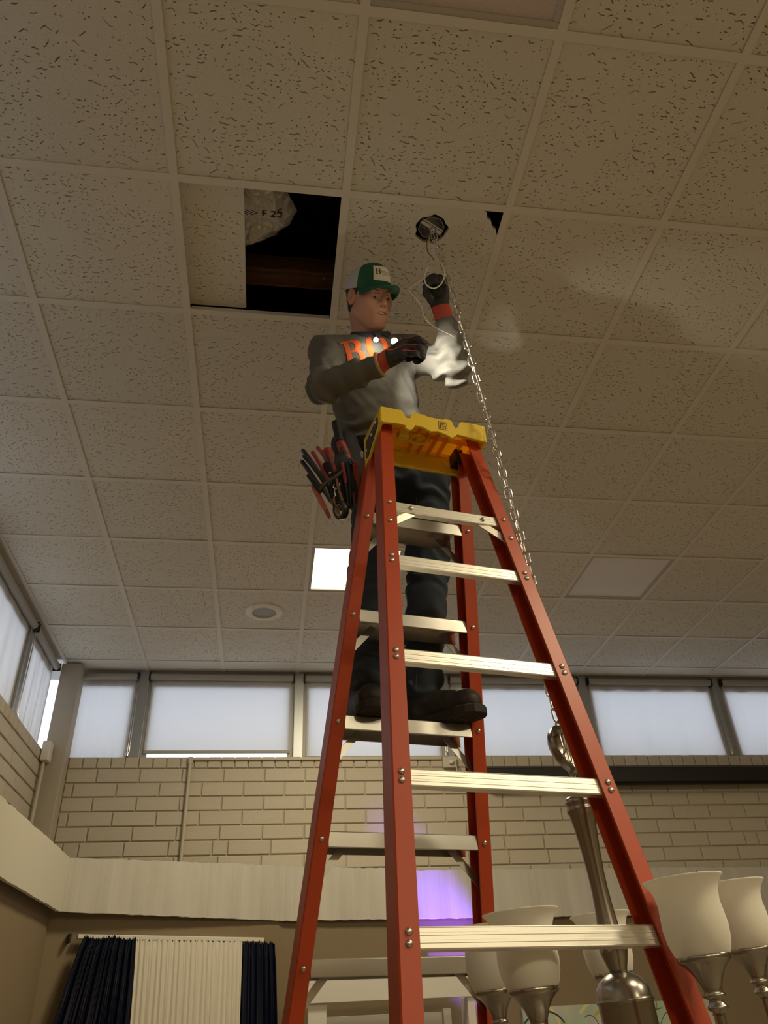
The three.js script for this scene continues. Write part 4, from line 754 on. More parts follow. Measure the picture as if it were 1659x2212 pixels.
/* head */
const hc = V(0.2961, 2.2932, -1.9350), HS = 0.93;
const cDir = D(-0.103, -0.763, 0.639), iUp = D(-0.07, 0.646, 0.76), iRt = D(0.992, -0.033, 0.119);
const hF = cDir.clone().multiplyScalar(Math.cos(0.62)).addScaledVector(iRt, Math.sin(0.62)).addScaledVector(iUp, 0.1).normalize();
const hU0 = iUp.clone().addScaledVector(iRt, 0.17).normalize(), hX = hU0.clone().cross(hF).normalize(), hU = hF.clone().cross(hX).normalize();
const headM = new THREE.Matrix4().makeBasis(hX, hU, hF).scale(D(HS, HS, HS)).setPosition(hc);
const h3 = (x, y, z) => D(x, y, z).applyMatrix4(headM);
const headLocal = (() => {
  const e = [egg(D(0, 0.035, -0.015), 0.076, 0.09, 0.096), egg(D(0, -0.035, 0.028), 0.066, 0.082, 0.062), cap(D(-0.028, 0.024, 0.07), D(0.028, 0.024, 0.07), 0.014), ball(D(0, -0.104, 0.062), 0.022),
    cap(D(-0.058, -0.06, -0.002), D(-0.022, -0.104, 0.05), 0.019), cap(D(0.058, -0.06, -0.002), D(0.022, -0.104, 0.05), 0.019), ball(D(-0.04, -0.018, 0.058), 0.022), ball(D(0.04, -0.018, 0.058), 0.022), egg(D(0, -0.062, 0.072), 0.03, 0.026, 0.02)];
  const base = union(e, 0.035);
  const nose = union([cap(D(0, 0.018, 0.085), D(0, -0.026, 0.108), 0.007, 0.0115), ball(D(-0.0125, -0.031, 0.094), 0.0085), ball(D(0.0125, -0.031, 0.094), 0.0085)], 0.012);
  const sock = [ball(D(-0.032, 0.004, 0.1), 0.019), ball(D(0.032, 0.004, 0.1), 0.019)];
  const lids = union([cap(D(-0.046, 0.005, 0.074), D(-0.02, 0.006, 0.0845), 0.0082), cap(D(0.046, 0.005, 0.074), D(0.02, 0.006, 0.0845), 0.0082), cap(D(-0.044, -0.0075, 0.074), D(-0.022, -0.007, 0.082), 0.005), cap(D(0.044, -0.0075, 0.074), D(0.022, -0.007, 0.082), 0.005)], 0.006);
  const mouth = egg(D(0.002, -0.064, 0.096), 0.0245, 0.0062, 0.016);
  const ears = [-1, 1].map(s => { const o = egg(D(s * 0.079, 0.0, -0.012), 0.011, 0.033, 0.021), i = egg(D(s * 0.09, 0.003, -0.006), 0.011, 0.022, 0.012); return (x, y, z) => Math.max(o(x, y, z), -i(x, y, z)); });
  const nos = [ball(D(-0.009, -0.037, 0.1), 0.0045), ball(D(0.009, -0.037, 0.1), 0.0045)];
  const fold = union([cap(D(-0.017, -0.03, 0.09), D(-0.034, -0.068, 0.074), 0.003), cap(D(0.017, -0.03, 0.09), D(0.034, -0.068, 0.074), 0.003)], 0.004);
  return (x, y, z) => {
    let d = base(x, y, z); for (const s of sock) { const k = 0.014, h = Math.max(k - Math.abs(-d + -s(x, y, z) + 2 * d), 0) / k; d = Math.max(d, -s(x, y, z)) + h * h * k * 0.25; }
    d = smin(d, nose(x, y, z), 0.012); d = smin(d, lids(x, y, z), 0.005);
    { const f = fold(x, y, z); if (f < 0.006) d += 0.0016 * (1 - Math.max(0, f) / 0.006); }
    for (const n of nos) d = Math.max(d, -n(x, y, z)); d = Math.max(d, -mouth(x, y, z));
    for (const q of ears) d = smin(d, q(x, y, z), 0.006);
    return d;
  };
})();
const headInv = headM.clone().invert(), hv = D(0, 0, 0);
const neckF = cap(h3(0, -0.04, -0.05), off(J.neck, 0, -0.03, -0.012), 0.05, 0.058);
const bodyHead = (x, y, z) => { hv.set(x, y, z).applyMatrix4(headInv); return smin(headLocal(hv.x, hv.y, hv.z) * HS, neckF(x, y, z), 0.014); };
const inner = union([cap(J.belt, J.chest, 0.085), cap(J.shR, J.shL, 0.045), cap(J.chest, J.neck, 0.075, 0.05), cap(J.shR, J.elR, 0.045, 0.036), cap(J.elR, J.wrR, 0.036, 0.024), cap(J.shL, J.elL, 0.045, 0.036), cap(J.elL, J.wrL, 0.034, 0.024), cap(J.hipR, J.hipL, 0.085), cap(J.hipR, J.kneeR, 0.078, 0.054), cap(J.kneeR, J.ankR, 0.052, 0.04), cap(J.hipL, J.kneeL, 0.08, 0.056), cap(J.kneeL, J.ankL, 0.054, 0.04)], 0.03);
const bb = new THREE.Box3().setFromCenterAndSize(hc.clone().addScaledVector(hU, -0.03), D(0.3, 0.36, 0.34));
worker.add(part('body', join([iso(bodyHead, bb.min, bb.max, 0.0028), iso(inner, D(0.03, 0.86 + H, -2.5), D(0.72, 2.2 + H, -1.76), 0.016)]), skin, person));
for (const s of [-1, 1]) {
  worker.add(part('eye', new THREE.SphereGeometry(0.0125, 20, 14).translate(s * 0.032, 0.002, 0.0745).applyMatrix4(headM), std(0.4, 0.36, 0.32, 0.25), person));
  worker.add(part('iris', new THREE.SphereGeometry(0.006, 16, 10).scale(1, 1, 0.4).translate(s * 0.032 + 0.002, -0.0035, 0.0852).applyMatrix4(headM), std(0.03, 0.035, 0.04, 0.2), person));
  worker.add(part('eyebrow', tube([D(s * 0.052, 0.017, 0.073), D(s * 0.036, 0.0235, 0.0865), D(s * 0.017, 0.019, 0.0935)].map(p => p.applyMatrix4(headM)), 0.0026, 20, 6), std(0.2, 0.105, 0.055, 0.9), person));
}
worker.add(part('teeth', (() => { const g = new THREE.CylinderGeometry(0.03, 0.03, 0.009, 24, 1, true, -0.75, 1.5); return g.translate(0.002, -0.0625, 0.0625).applyMatrix4(headM); })(), Object.assign(std(0.6, 0.54, 0.44, 0.3), { side: 2 }), person));
worker.add(part('lips', join([tube([D(-0.022, -0.0655, 0.083), D(-0.012, -0.057, 0.0925), D(0.001, -0.0565, 0.0955), D(0.014, -0.057, 0.0925), D(0.026, -0.0655, 0.083)], 0.0034, 30, 8), tube([D(-0.021, -0.066, 0.083), D(-0.011, -0.0718, 0.0915), D(0.002, -0.073, 0.0935), D(0.015, -0.0718, 0.0915), D(0.025, -0.066, 0.083)], 0.0042, 30, 8)]).applyMatrix4(headM), std(0.42, 0.16, 0.11, 0.45), person));
/* short hair below the cap */
const hairF = (x, y, z) => { const s = egg(D(0, 0.03, -0.016), 0.0785, 0.094, 0.1)(x, y, z); const nape = egg(D(0, -0.045, -0.055), 0.052, 0.05, 0.04)(x, y, z); let d = smin(s, nape, 0.03) + 0.002 * noise(x * 120, y * 60, z * 120); return Math.max(d, z - 0.012 + (y > -0.005 ? -0.02 : 0.03) + 0.5 * Math.max(0, -y - 0.02), -0.095 - y); };
const earless = (x, y, z) => Math.max(hairF(x, y, z), -egg(D(-0.082, 0, -0.012), 0.02, 0.034, 0.024)(x, y, z), -egg(D(0.082, 0, -0.012), 0.02, 0.034, 0.024)(x, y, z));
worker.add(part('hair', iso(earless, D(-0.1, -0.12, -0.13), D(0.1, 0.13, 0.08), 0.004).applyMatrix4(headM), std(0.055, 0.035, 0.02, 0.9), person));
/* cap */
const capG = new THREE.Group(); capG.name = 'baseball_cap'; person.add(capG); capG.userData.label = 'green cap with white mesh back and a white front patch';
const place = o => { o.geometry.translate(-0.4, -(0.79 + H), 2.28); return o; };
const crownP = (th, ph, o = 0) => {                          // th: 0 front, pi back; ph: 0 rim, pi/2 top
  const c = Math.max(0, Math.cos(ph)), s = Math.max(0, Math.sin(ph)), fr = Math.max(0, Math.cos(th)), sq = 0.72;
  const rc = Math.pow(c, sq * (1 - 0.25 * fr) + 0.0), up = Math.pow(s, 0.9);
  return D((0.084 + o) * rc * Math.sin(th), 0.031 + (0.098 + 0.012 * fr + o) * up, -0.012 + (0.107 + o) * rc * Math.cos(th) + 0.004 * fr * c);
};
function crown(t0, t1, o = 0, p0 = 0, p1 = 1.5708, nu = 40, nv = 20) {
  const pos = [], uv = [], idx = []; for (let j = 0; j <= nv; j++) for (let i = 0; i <= nu; i++) { const p = crownP(t0 + (t1 - t0) * i / nu, p0 + (p1 - p0) * j / nv, o); pos.push(p.x, p.y, p.z); uv.push(i / nu, j / nv); if (i < nu && j < nv) { const q = i + (nu + 1) * j; idx.push(q, q + 1, q + nu + 2, q, q + nu + 2, q + nu + 1); } }
  const g = new THREE.BufferGeometry(); g.setAttribute('position', new THREE.Float32BufferAttribute(pos, 3)); g.setAttribute('uv', new THREE.Float32BufferAttribute(uv, 2)); g.setIndex(idx); g.computeVertexNormals(); return g;
}
const green = std(0.012, 0.1, 0.05, 0.8, 0, { side: THREE.DoubleSide, bumpMap: sized(weave, 0.3), bumpScale: 0.0003 }), meshWhite = std(0.62, 0.61, 0.6, 0.85, 0, { side: THREE.DoubleSide, bumpMap: sized(weave, 0.12), bumpScale: 0.0012 });
place(part('front_panel', crown(-1.22, 1.22, 0.0005).applyMatrix4(headM), green, capG));
place(part('mesh_back', crown(1.22, 2 * Math.PI - 1.22).applyMatrix4(headM), meshWhite, capG));
place(part('top_button', new THREE.SphereGeometry(0.007, 14, 8).scale(1, 0.6, 1).translate(0, 0.133, -0.013).applyMatrix4(headM), green, capG));
{ // brim
  const nu = 36, nv = 14, pos = [], idx = [], top = []; const P3 = (u, v, dy) => { const th = (u * 2 - 1) * 1.2, a = crownP(th, 0, -0.002), ext = 0.072 * Math.pow(Math.max(0, Math.cos(th * 1.18)), 0.6); return D(a.x * (1 + 0.06 * v), a.y + 0.003 + 0.004 * v - 0.036 * v * Math.abs(u * 2 - 1) ** 1.8 + dy, a.z + ext * v); };
  for (const dy of [0, -0.004]) { const b = pos.length / 3; for (let j = 0; j <= nv; j++) for (let i = 0; i <= nu; i++) { const p = P3(i / nu, j / nv, dy); pos.push(p.x, p.y, p.z); if (i < nu && j < nv) { const q = b + i + (nu + 1) * j; dy ? idx.push(q, q + 1, q + nu + 2, q, q + nu + 2, q + nu + 1) : idx.push(q, q + nu + 2, q + 1, q, q + nu + 1, q + nu + 2); } } }
  const n1 = (nu + 1) * (nv + 1); for (let i = 0; i < nu; i++) { const a = i + (nu + 1) * nv; idx.push(a, a + n1, a + 1, a + 1, a + n1, a + n1 + 1); }
  const g = new THREE.BufferGeometry(); g.setAttribute('position', new THREE.Float32BufferAttribute(pos, 3)); g.setIndex(idx); g.computeVertexNormals();
  place(part('brim', clean(g).applyMatrix4(headM), green, capG));
}
const patchT = tex(512, 360, (g, w, h) => {
  g.fillStyle = '#e6e0d2'; g.fillRect(0, 0, w, h); g.fillStyle = '#3a2718'; g.font = 'bold 190px serif'; g.fillText('H', 42, 225);
  g.font = '104px serif'; g.fillText('ermy', 196, 195); g.fillRect(196, 216, 240, 7); g.fillRect(206, 238, 160, 5);
});
place(part('front_patch', crown(-0.52, 0.5, 0.003, 0.22, 0.86, 24, 12).applyMatrix4(headM), new THREE.MeshStandardMaterial({ map: patchT, roughness: 0.8, side: THREE.DoubleSide }), capG));

/* gloves */
function glove(name, label, bones, k, box3, test) {
  const f = union(bones, k), g = new THREE.Group(); g.name = 'glove'; g.userData.label = label; person.add(g);
  const [a, b] = splitBy(iso((x, y, z) => f(x, y, z) + 0.0006 * noise(x * 90, y * 90, z * 90), box3.min, box3.max, 0.003), test);
  place(part('coated_palm', a, coat, g)); place(part('knit_back', b, knit, g));
}
const chain3 = (pts, r0, r1) => pts.slice(1).map((p, i) => cap(pts[i], p, r0 + (r1 - r0) * i / (pts.length - 1), r0 + (r1 - r0) * (i + 1) / (pts.length - 1)));
{ // his right hand, in front of the chest
  const w = J.wrR, fs = [
    cap(w.clone().addScaledVector(aR, -0.012), V(0.3307, 1.8509, -1.8050), 0.033, 0.03), cap(V(0.3319, 1.8692, -1.8080), V(0.3852, 1.9145, -1.7920), 0.022, 0.018), cap(V(0.3329, 1.8461, -1.8000), V(0.3904, 1.8741, -1.7800), 0.022, 0.018), cap(V(0.3344, 1.8263, -1.7950), V(0.3768, 1.8327, -1.7680), 0.02, 0.016),
    ...chain3([V(0.3854, 1.9189, -1.7920), V(0.4289, 1.9154, -1.7700), V(0.4470, 1.8708, -1.7570), V(0.4415, 1.8399, -1.7650)], 0.0135, 0.0105), ...chain3([V(0.3912, 1.8827, -1.7820), V(0.4280, 1.8552, -1.7520), V(0.4315, 1.8080, -1.7470), V(0.4153, 1.7915, -1.7570)], 0.013, 0.0105),
    ...chain3([V(0.3841, 1.8460, -1.7700), V(0.4101, 1.8166, -1.7430), V(0.4136, 1.7805, -1.7420), V(0.3966, 1.7724, -1.7520)], 0.0125, 0.01), ...chain3([V(0.3696, 1.8205, -1.7650), V(0.3878, 1.7957, -1.7450), V(0.3877, 1.7687, -1.7450), V(0.3765, 1.7644, -1.7520)], 0.0115, 0.0095),
    ...chain3([V(0.3392, 1.8804, -1.8120), V(0.3658, 1.9337, -1.8250), V(0.3930, 1.9598, -1.8260), V(0.4183, 1.9673, -1.8200)], 0.0145, 0.011)];
  const back = iUp.clone().addScaledVector(cDir, -0.55).addScaledVector(iRt, -0.2).normalize();
  glove('glove', 'black-coated salmon knit glove in front of the chest', fs, 0.008, new THREE.Box3().setFromPoints([V(0.2753, 1.8274, -1.8400), V(0.4621, 1.8939, -1.7200)]).expandByScalar(0.035), (c, n) => c.clone().sub(w).dot(aR) > 0.03 && (n.dot(back) < 0.66 || c.clone().sub(w).dot(iUp) < 0.045));
}
{ // his left hand, raised to the wires
  const w = J.wrL, fs = [
    cap(w.clone().addScaledVector(aL, -0.015), V(0.5561, 2.2399, -1.8950), 0.035, 0.034), cap(V(0.5477, 2.2495, -1.8930), V(0.5183, 2.3067, -1.8720), 0.024, 0.02), cap(V(0.5566, 2.2505, -1.8930), V(0.5484, 2.3231, -1.8740), 0.024, 0.02), cap(V(0.5673, 2.2516, -1.8930), V(0.5775, 2.3208, -1.8780), 0.024, 0.019),
    ...chain3([V(0.5123, 2.3064, -1.8680), V(0.5020, 2.3078, -1.8400), V(0.5032, 2.2903, -1.8150), V(0.5063, 2.2543, -1.8000)], 0.0135, 0.0105), ...chain3([V(0.5345, 2.3195, -1.8680), V(0.5259, 2.3211, -1.8400), V(0.5222, 2.2967, -1.8120), V(0.5195, 2.2548, -1.7970)], 0.0135, 0.0105),
    ...chain3([V(0.5584, 2.3247, -1.8700), V(0.5529, 2.3242, -1.8420), V(0.5455, 2.2980, -1.8150), V(0.5373, 2.2555, -1.8000)], 0.013, 0.0105), ...chain3([V(0.5801, 2.3190, -1.8740), V(0.5772, 2.3211, -1.8500), V(0.5675, 2.3010, -1.8280), V(0.5549, 2.2656, -1.8150)], 0.012, 0.0095),
    ...chain3([V(0.5234, 2.2503, -1.8850), V(0.5003, 2.2593, -1.8600), V(0.4949, 2.2587, -1.8300), V(0.5025, 2.2534, -1.8080)], 0.0145, 0.011)];
  glove('glove', 'black-coated salmon knit glove raised to the wires', fs, 0.008, new THREE.Box3().setFromPoints([V(0.6023, 2.1831, -1.9300), V(0.4707, 2.2838, -1.7900)]).expandByScalar(0.04), (c, n) => c.clone().sub(w).dot(aL) > 0.055);
}
/* lettering on the chest, laid onto the cloth */
{
  const shapes = FONT.generateShapes('BO', 0.092); let g = new THREE.ShapeGeometry(shapes, 10); g = new TessellateModifier(0.008, 6).modify(g.index ? g.toNonIndexed() : g);
  const o = V(0.2105, 1.9867, -1.9850), ex = right.clone().multiplyScalar(0.96).addScaledVector(spine, 0.2).normalize(), ey = spine.clone().addScaledVector(right, -0.12).normalize(), n = front.clone();
  const pos = g.attributes.position;
  for (let i = 0; i < pos.count; i++) {
    const p = o.clone().addScaledVector(ex, pos.getX(i)).addScaledVector(ey, pos.getY(i)).addScaledVector(n, 0.12);
    let q = p.clone(); for (let s = 0; s < 60; s++) { const d = shirtF(q.x, q.y, q.z) - 0.0022; if (d < 0.0003) break; q.addScaledVector(n, -d * 0.85); }
    pos.setXYZ(i, q.x, q.y, q.z);
  }
  g.computeVertexNormals(); const gg = clean(g);
  worker.add(part('chest_lettering', gg, std(0.62, 0.1, 0.014, 0.8, 0, { side: THREE.DoubleSide }), person, 'orange letters BO on the chest'));
}
/* small LED lights on a neck band */
{
  const t = thing('neck_light', 'black neck band with two bright LED heads hanging below the chin', 'light');
  const a = V(0.3065, 2.0228, -1.8850), b = V(0.3656, 1.9847, -1.8500);
  const ring = []; for (let k = 0; k <= 14; k++) { const an = 0.3 + (2 * Math.PI - 0.6) * k / 14; ring.push(off(J.neck, 0.069 * Math.sin(an), 0.03 - 0.016 * Math.cos(an), 0.012 + 0.07 * Math.cos(an))); }
  part('neck_band', tube([b.clone().addScaledVector(cDir, -0.012), ...ring, a.clone().addScaledVector(cDir, -0.012)], 0.0035, 90, 8), M.blackRubber, t);
  const em = std(0.9, 0.9, 0.85, 0.3); em.emissive = new THREE.Color().setRGB(1, 0.95, 0.8); em.emissiveIntensity = 60;
  for (const [p, tgt, I, nm] of [[a, V(0.3118, 2.0578, -2.0000), 0.8, 0.99], [b, V(0.58, 1.94, -1.97), 1.7, 1.001]]) {
    part('led_head', new THREE.SphereGeometry(0.0125, 18, 12).scale(1, 1, 1).translate(p.x, p.y, p.z).translate(-cDir.x * 0.009, -cDir.y * 0.009, -cDir.z * 0.009), M.black, t);
    part('led_lens', new THREE.SphereGeometry(nm > 1 ? 0.0115 : 0.0085, 18, 12).translate(p.x + cDir.x * 0.002, p.y + cDir.y * 0.002, p.z + cDir.z * 0.002), em, t);
    const L = new THREE.SpotLight(new THREE.Color().setRGB(1, 0.93, 0.78), I, 0, nm, 1, 2); L.position.copy(p).addScaledVector(cDir, 0.003).add(tgt.clone().sub(p).normalize().multiplyScalar(0.012)); L.target.position.copy(tgt); L.shadow.radius = 0.4; L.castShadow = true; scene.add(L, L.target);
  }
}
/* ---------- tool belt, pouch and tools on his hip ---------- */
const redG = std(0.3, 0.035, 0.02, 0.45), greyG = std(0.045, 0.044, 0.04, 0.6), orangeG = std(0.45, 0.13, 0.04, 0.5), tan2 = std(0.3, 0.17, 0.06, 0.7), bandM = std(0.1, 0.09, 0.075, 0.8), nyl = std(0.011, 0.011, 0.012, 0.75);
{
  const belt = thing('tool_belt', 'black webbing tool belt around the worker\'s waist', 'belt');
  const pts = []; for (let k = 0; k < 28; k++) { const a = k / 28 * 6.2832; pts.push(off(J.belt, 0.172 * Math.sin(a), -0.052 - 0.012 * Math.sin(a), 0.118 * Math.cos(a))); }
  const c = new THREE.CatmullRomCurve3(pts, true), pos = [], idx = [], N = 120; for (let i = 0; i <= N; i++) { const p = c.getPointAt((i % N) / N), o = p.clone().sub(off(J.belt, 0, -0.055, 0)).normalize(); for (const [u, d] of [[-0.024, 0], [0.024, 0], [0.024, 0.004], [-0.024, 0.004]]) { const q = p.clone().addScaledVector(spine, u).addScaledVector(o, d); pos.push(q.x, q.y, q.z); } if (i < N) for (let e = 0; e < 4; e++) { const a = 4 * i + e, b = 4 * i + (e + 1) % 4; idx.push(a, b, b + 4, a, b + 4, a + 4); } }
  const g = new THREE.BufferGeometry(); g.setAttribute('position', new THREE.Float32BufferAttribute(pos, 3)); g.setIndex(idx); g.computeVertexNormals();
  part('webbing', clean(g), Object.assign(nyl.clone(), { side: 2 }), belt);
  part('belt_loop_patch', rbox(0.022, 0.024, 0.003, 0.001).applyQuaternion(new THREE.Quaternion().setFromUnitVectors(D(0, 0, 1), cDir.clone().add(D(0, 0.5, 0)).normalize())).translate(...V(0.2671, 1.6873, -2.1150).toArray()), std(0.3, 0.29, 0.26, 0.7), belt, 'small pale label patch');
}
{ // pouch: black body with pockets and a pale trim band
  const t = thing('tool_pouch', 'black tool pouch with a pale trim band hanging on the worker\'s hip', 'tool pouch');
  const f = union([cap(V(0.2163, 1.7503, -2.1400), V(0.2258, 1.5539, -2.1500), 0.05, 0.04), cap(V(0.1646, 1.6077, -2.1200), V(0.1963, 1.4899, -2.1300), 0.038, 0.028), cap(V(0.1968, 1.6297, -2.1200), V(0.2178, 1.5075, -2.1400), 0.045, 0.032), cap(V(0.2486, 1.6996, -2.1400), V(0.2531, 1.5824, -2.1600), 0.03, 0.024)], 0.03);
  const bx = new THREE.Box3().setFromPoints([V(0.0794, 1.3988, -2.1000), V(0.3191, 1.8726, -2.2000)]).expandByScalar(0.07);
  part('pouch_body', iso((x, y, z) => f(x, y, z) + 0.003 * noise(x * 20, y * 20, z * 20), bx.min, bx.max, 0.006), nyl, t);
  part('trim_band', tube([V(0.1247, 1.5057, -2.0850), V(0.1405, 1.5204, -2.0700), V(0.1599, 1.5313, -2.0600), V(0.1800, 1.5479, -2.0600), V(0.1983, 1.5739, -2.0700)], 0.0055, 40, 8), bandM, t);
  part('hanging_strap', tube([V(0.1788, 1.5400, -2.0650), V(0.1842, 1.4966, -2.0600), V(0.1931, 1.4633, -2.0600), V(0.1994, 1.4430, -2.0650)], 0.0045, 30, 6), tan2, t);
  part('snap_hook', join([tube([V(0.1697, 1.5055, -2.0500), V(0.1664, 1.4926, -2.0480), V(0.1754, 1.4841, -2.0460), V(0.1865, 1.4989, -2.0500), V(0.1886, 1.5178, -2.0550)], 0.0022, 30, 6), tube([V(0.1723, 1.4870, -2.0450), V(0.1706, 1.4682, -2.0450), V(0.1736, 1.4572, -2.0450), V(0.1677, 1.4510, -2.0470)], 0.003, 20, 6)]), M.chrome, t);
  part('rivet', new THREE.SphereGeometry(0.005, 10, 8).translate(...V(0.1570, 1.5597, -2.0620).toArray()), M.rivet, t);
}
function driver(name, label, a, b, tip, cols, R) {            // handle from a (butt) to b (ferrule), shaft to tip
  const t = thing(name, label, 'screwdriver');
  part('handle', shaft(a, b, [[0, 0], [0.0, R * 0.7], [0.04, R], [0.3, R * 1.06], [0.62, R * 0.98], [0.85, R * 0.8], [1, R * 0.62], [1, 0]], 20), cols[0], t);
  part('grip_inlay', shaft(mid(a, b, 0.08), mid(a, b, 0.86), [[0, R * 0.5], [0.1, R * 1.05], [0.5, R * 1.1], [0.9, R * 0.9], [1, R * 0.5]], 6).translate(cDir.x * 0.0012, cDir.y * 0.0012, cDir.z * 0.0012), cols[1], t);
  part('shaft', rod(b, tip, R * 0.24, R * 0.22, 10), M.chrome, t);
}
{
  const t = thing('hammer_driver', 'red screwdriver with a ribbed black upper grip standing in the pouch', 'screwdriver');
  const a = V(0.1804, 1.8177, -2.1000), b = V(0.1961, 1.7270, -2.1000), c = V(0.2225, 1.6401, -2.1000);
  const prof = [[0, 0], [0, 0.0135], [0.03, 0.0155]]; for (let k = 0; k < 9; k++) prof.push([0.4 + k * 0.065, 0.0158], [0.43 + k * 0.065, 0.0142]); prof.push([1, 0.0155], [1, 0]);
  part('ribbed_grip', shaft(a, b, prof, 24), M.blackRubber, t);
  part('handle', shaft(b, c, [[0, 0.0], [0, 0.0145], [0.15, 0.017], [0.5, 0.0185], [0.85, 0.0165], [1, 0.013], [1, 0]], 24), redG, t);
  part('grip_inlay', shaft(mid(b, c, 0.1), mid(b, c, 0.95), [[0, 0.006], [0.3, 0.0165], [0.7, 0.0168], [1, 0.006]], 8).translate(cDir.x * 0.004, cDir.y * 0.004, cDir.z * 0.004), greyG, t);
  part('shaft', rod(c, V(0.2353, 1.5329, -2.1200), 0.005, 0.005, 10), M.chrome, t);
}
driver('screwdriver', 'large red screwdriver with a grey inlay leaning left in the pouch', V(0.1489, 1.6886, -2.1000), V(0.1780, 1.5819, -2.0900), V(0.1993, 1.4951, -2.1100), [redG, greyG], 0.0185);
driver('screwdriver', 'long slim red-handled screwdriver hanging tip down at the bottom of the pouch', V(0.1022, 1.5345, -2.1000), V(0.1568, 1.3960, -2.0850), V(0.1717, 1.3643, -2.0850), [redG, orangeG], 0.0085);
function pliers(label, pts1, pts2, m, jaw) {
  const t = thing('pliers', label, 'pliers');
  part('handle', tube(pts1, 0.0075, 40, 10), m, t); part('handle', tube(pts2, 0.0075, 40, 10), m, t);
  part('handle_end', new THREE.SphereGeometry(0.0078, 12, 8).translate(...pts1[0].toArray()), m, t); part('handle_end', new THREE.SphereGeometry(0.0078, 12, 8).translate(...pts2[0].toArray()), m, t);
  part('jaws', rod(jaw[0], jaw[1], 0.014, 0.006, 12), std(0.1, 0.1, 0.1, 0.35, 0.9), t);
}
pliers('black-handled pliers sticking out farthest left in the pouch', [V(0.0668, 1.6713, -2.0900), V(0.0843, 1.6362, -2.0800), V(0.1096, 1.5902, -2.0750), V(0.1335, 1.5447, -2.0800), V(0.1512, 1.5069, -2.0900)], [V(0.0644, 1.6189, -2.0850), V(0.0832, 1.5808, -2.0750), V(0.1069, 1.5395, -2.0750), V(0.1293, 1.5097, -2.0850)], M.black, [V(0.1419, 1.5140, -2.0900), V(0.1642, 1.4655, -2.1000)]);
pliers('second black-handled pliers in front of the red ones', [V(0.0715, 1.6354, -2.0750), V(0.0934, 1.5980, -2.0660), V(0.1217, 1.5529, -2.0660), V(0.1409, 1.5260, -2.0750)], [V(0.0873, 1.5650, -2.0900), V(0.1013, 1.5388, -2.0850), V(0.1169, 1.5129, -2.0850), V(0.1296, 1.4982, -2.0900)], M.blackRubber, [V(0.1354, 1.5292, -2.0850), V(0.1612, 1.4804, -2.1000)]);
pliers('red-handled pliers behind the black ones in the pouch', [V(0.1013, 1.6812, -2.1100), V(0.1202, 1.6339, -2.1000), V(0.1425, 1.5874, -2.1000), V(0.1582, 1.5530, -2.1000)], [V(0.1194, 1.7110, -2.1200), V(0.1370, 1.6792, -2.1150), V(0.1528, 1.6396, -2.1100), V(0.1685, 1.5806, -2.1100)], redG, [V(0.1649, 1.5571, -2.1050), V(0.1876, 1.4920, -2.1200)]);
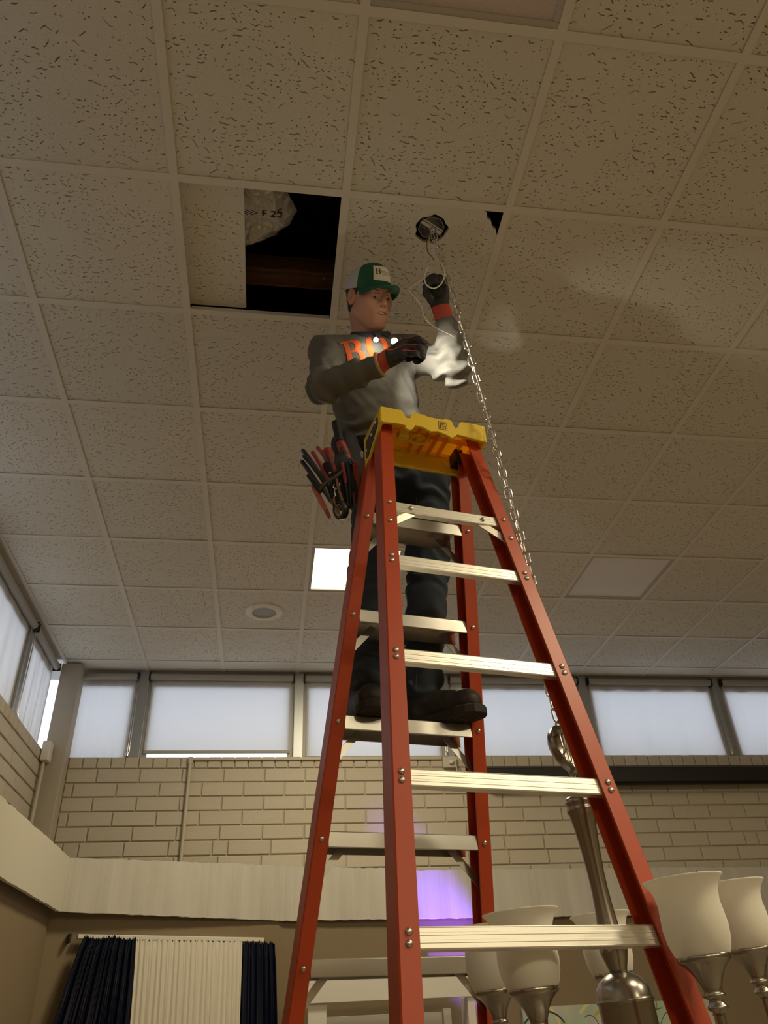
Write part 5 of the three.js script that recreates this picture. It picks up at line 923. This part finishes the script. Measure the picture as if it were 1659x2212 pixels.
{
  const s = thing('wire_stripper', 'slim red-handled wire stripper upright in the pouch', 'wire stripper');
  part('handle', shaft(V(0.1992, 1.6153, -2.0750), V(0.2106, 1.5298, -2.0750), [[0, 0], [0, 0.006], [0.5, 0.0075], [1, 0.0065], [1, 0]], 12), redG, s);
  part('handle', shaft(V(0.2176, 1.6242, -2.0850), V(0.2240, 1.5263, -2.0850), [[0, 0], [0, 0.0075], [0.5, 0.009], [1, 0.0075], [1, 0]], 12), M.blackRubber, s);
  part('blades', join([rod(V(0.2106, 1.5298, -2.0750), V(0.2202, 1.4539, -2.0900), 0.006, 0.004, 10), rod(V(0.2240, 1.5263, -2.0850), V(0.2277, 1.4450, -2.0900), 0.006, 0.003, 10)]), M.black, s);
  const k = thing('utility_knife', 'flat red folding utility knife clipped at the front of the pouch', 'knife');
  const sh = new THREE.Shape(); const kp = [V(0.2352, 1.6252, -2.0850), V(0.2433, 1.6317, -2.0850), V(0.2529, 1.6283, -2.0850), V(0.2583, 1.5867, -2.0850), V(0.2540, 1.5376, -2.0850), V(0.2576, 1.4937, -2.0850), V(0.2389, 1.4889, -2.0850), V(0.2369, 1.5464, -2.0850), V(0.2393, 1.5896, -2.0850)];
  const o = kp[0], ex = D(1, 0, 0), n = cDir.clone().add(D(0, 0.4, 0)).normalize(), ey = n.clone().cross(ex).normalize(); ex.copy(ey).cross(n).normalize();
  kp.forEach((p, i) => { const q = p.clone().sub(o); const a = [q.dot(ex), q.dot(ey)]; i ? sh.lineTo(...a) : sh.moveTo(...a); }); sh.closePath();
  part('knife_body', slabShape(sh, 0.012, 0.002).applyMatrix4(new THREE.Matrix4().makeBasis(ex, ey, n).setPosition(o)), std(0.34, 0.04, 0.022, 0.4), k);
  part('pivot_screw', new THREE.SphereGeometry(0.003, 8, 6).translate(...V(0.2449, 1.5989, -2.0760).toArray()), M.black, k);
  part('blade_tip', rod(V(0.2359, 1.4964, -2.0850), V(0.2409, 1.4366, -2.0850), 0.005, 0.003, 8), std(0.12, 0.03, 0.025, 0.4), k);
  const w = thing('wire_connectors', 'few blue connectors tucked into the pouch beside the red knife', 'connectors');
  part('connector', rod(V(0.2301, 1.6371, -2.0800), V(0.2378, 1.6215, -2.0800), 0.005, 0.004, 10), std(0.02, 0.04, 0.16, 0.4), w);
  part('connector', rod(V(0.2250, 1.6272, -2.0780), V(0.2311, 1.6116, -2.0780), 0.005, 0.004, 10), std(0.03, 0.05, 0.14, 0.4), w);
  const r = thing('tape_roll', 'roll of black electrical tape hanging from a clip under the pouch', 'tape roll', V(0.1910, 1.4098, -2.0600));
  const rg = new THREE.Group(); rg.name = 'roll'; r.add(rg); rg.quaternion.setFromUnitVectors(UP, iRt.clone().multiplyScalar(-0.72).addScaledVector(cDir, 0.62).addScaledVector(iUp, 0.12).normalize());
  part('tape', lathe([[0.02, -0.0095], [0.03, -0.0095], [0.03, 0.0095], [0.02, 0.0095], [0.02, -0.0095]], 32), M.black, rg);
  part('core', lathe([[0.0175, -0.0095], [0.02, -0.0095], [0.02, 0.0095], [0.0175, 0.0095], [0.0175, -0.0095]], 32), std(0.4, 0.35, 0.25, 0.7), rg);
  const st = thing('tape_strap', 'striped strap holding the tape roll to the pouch hook', 'strap');
  part('strap', tube([V(0.1679, 1.4494, -2.0500), V(0.1693, 1.4311, -2.0500), V(0.1784, 1.4183, -2.0520), V(0.1894, 1.4193, -2.0580)], 0.004, 24, 8), std(0.2, 0.09, 0.04, 0.7), st);
}
renderer.render(scene, camera);
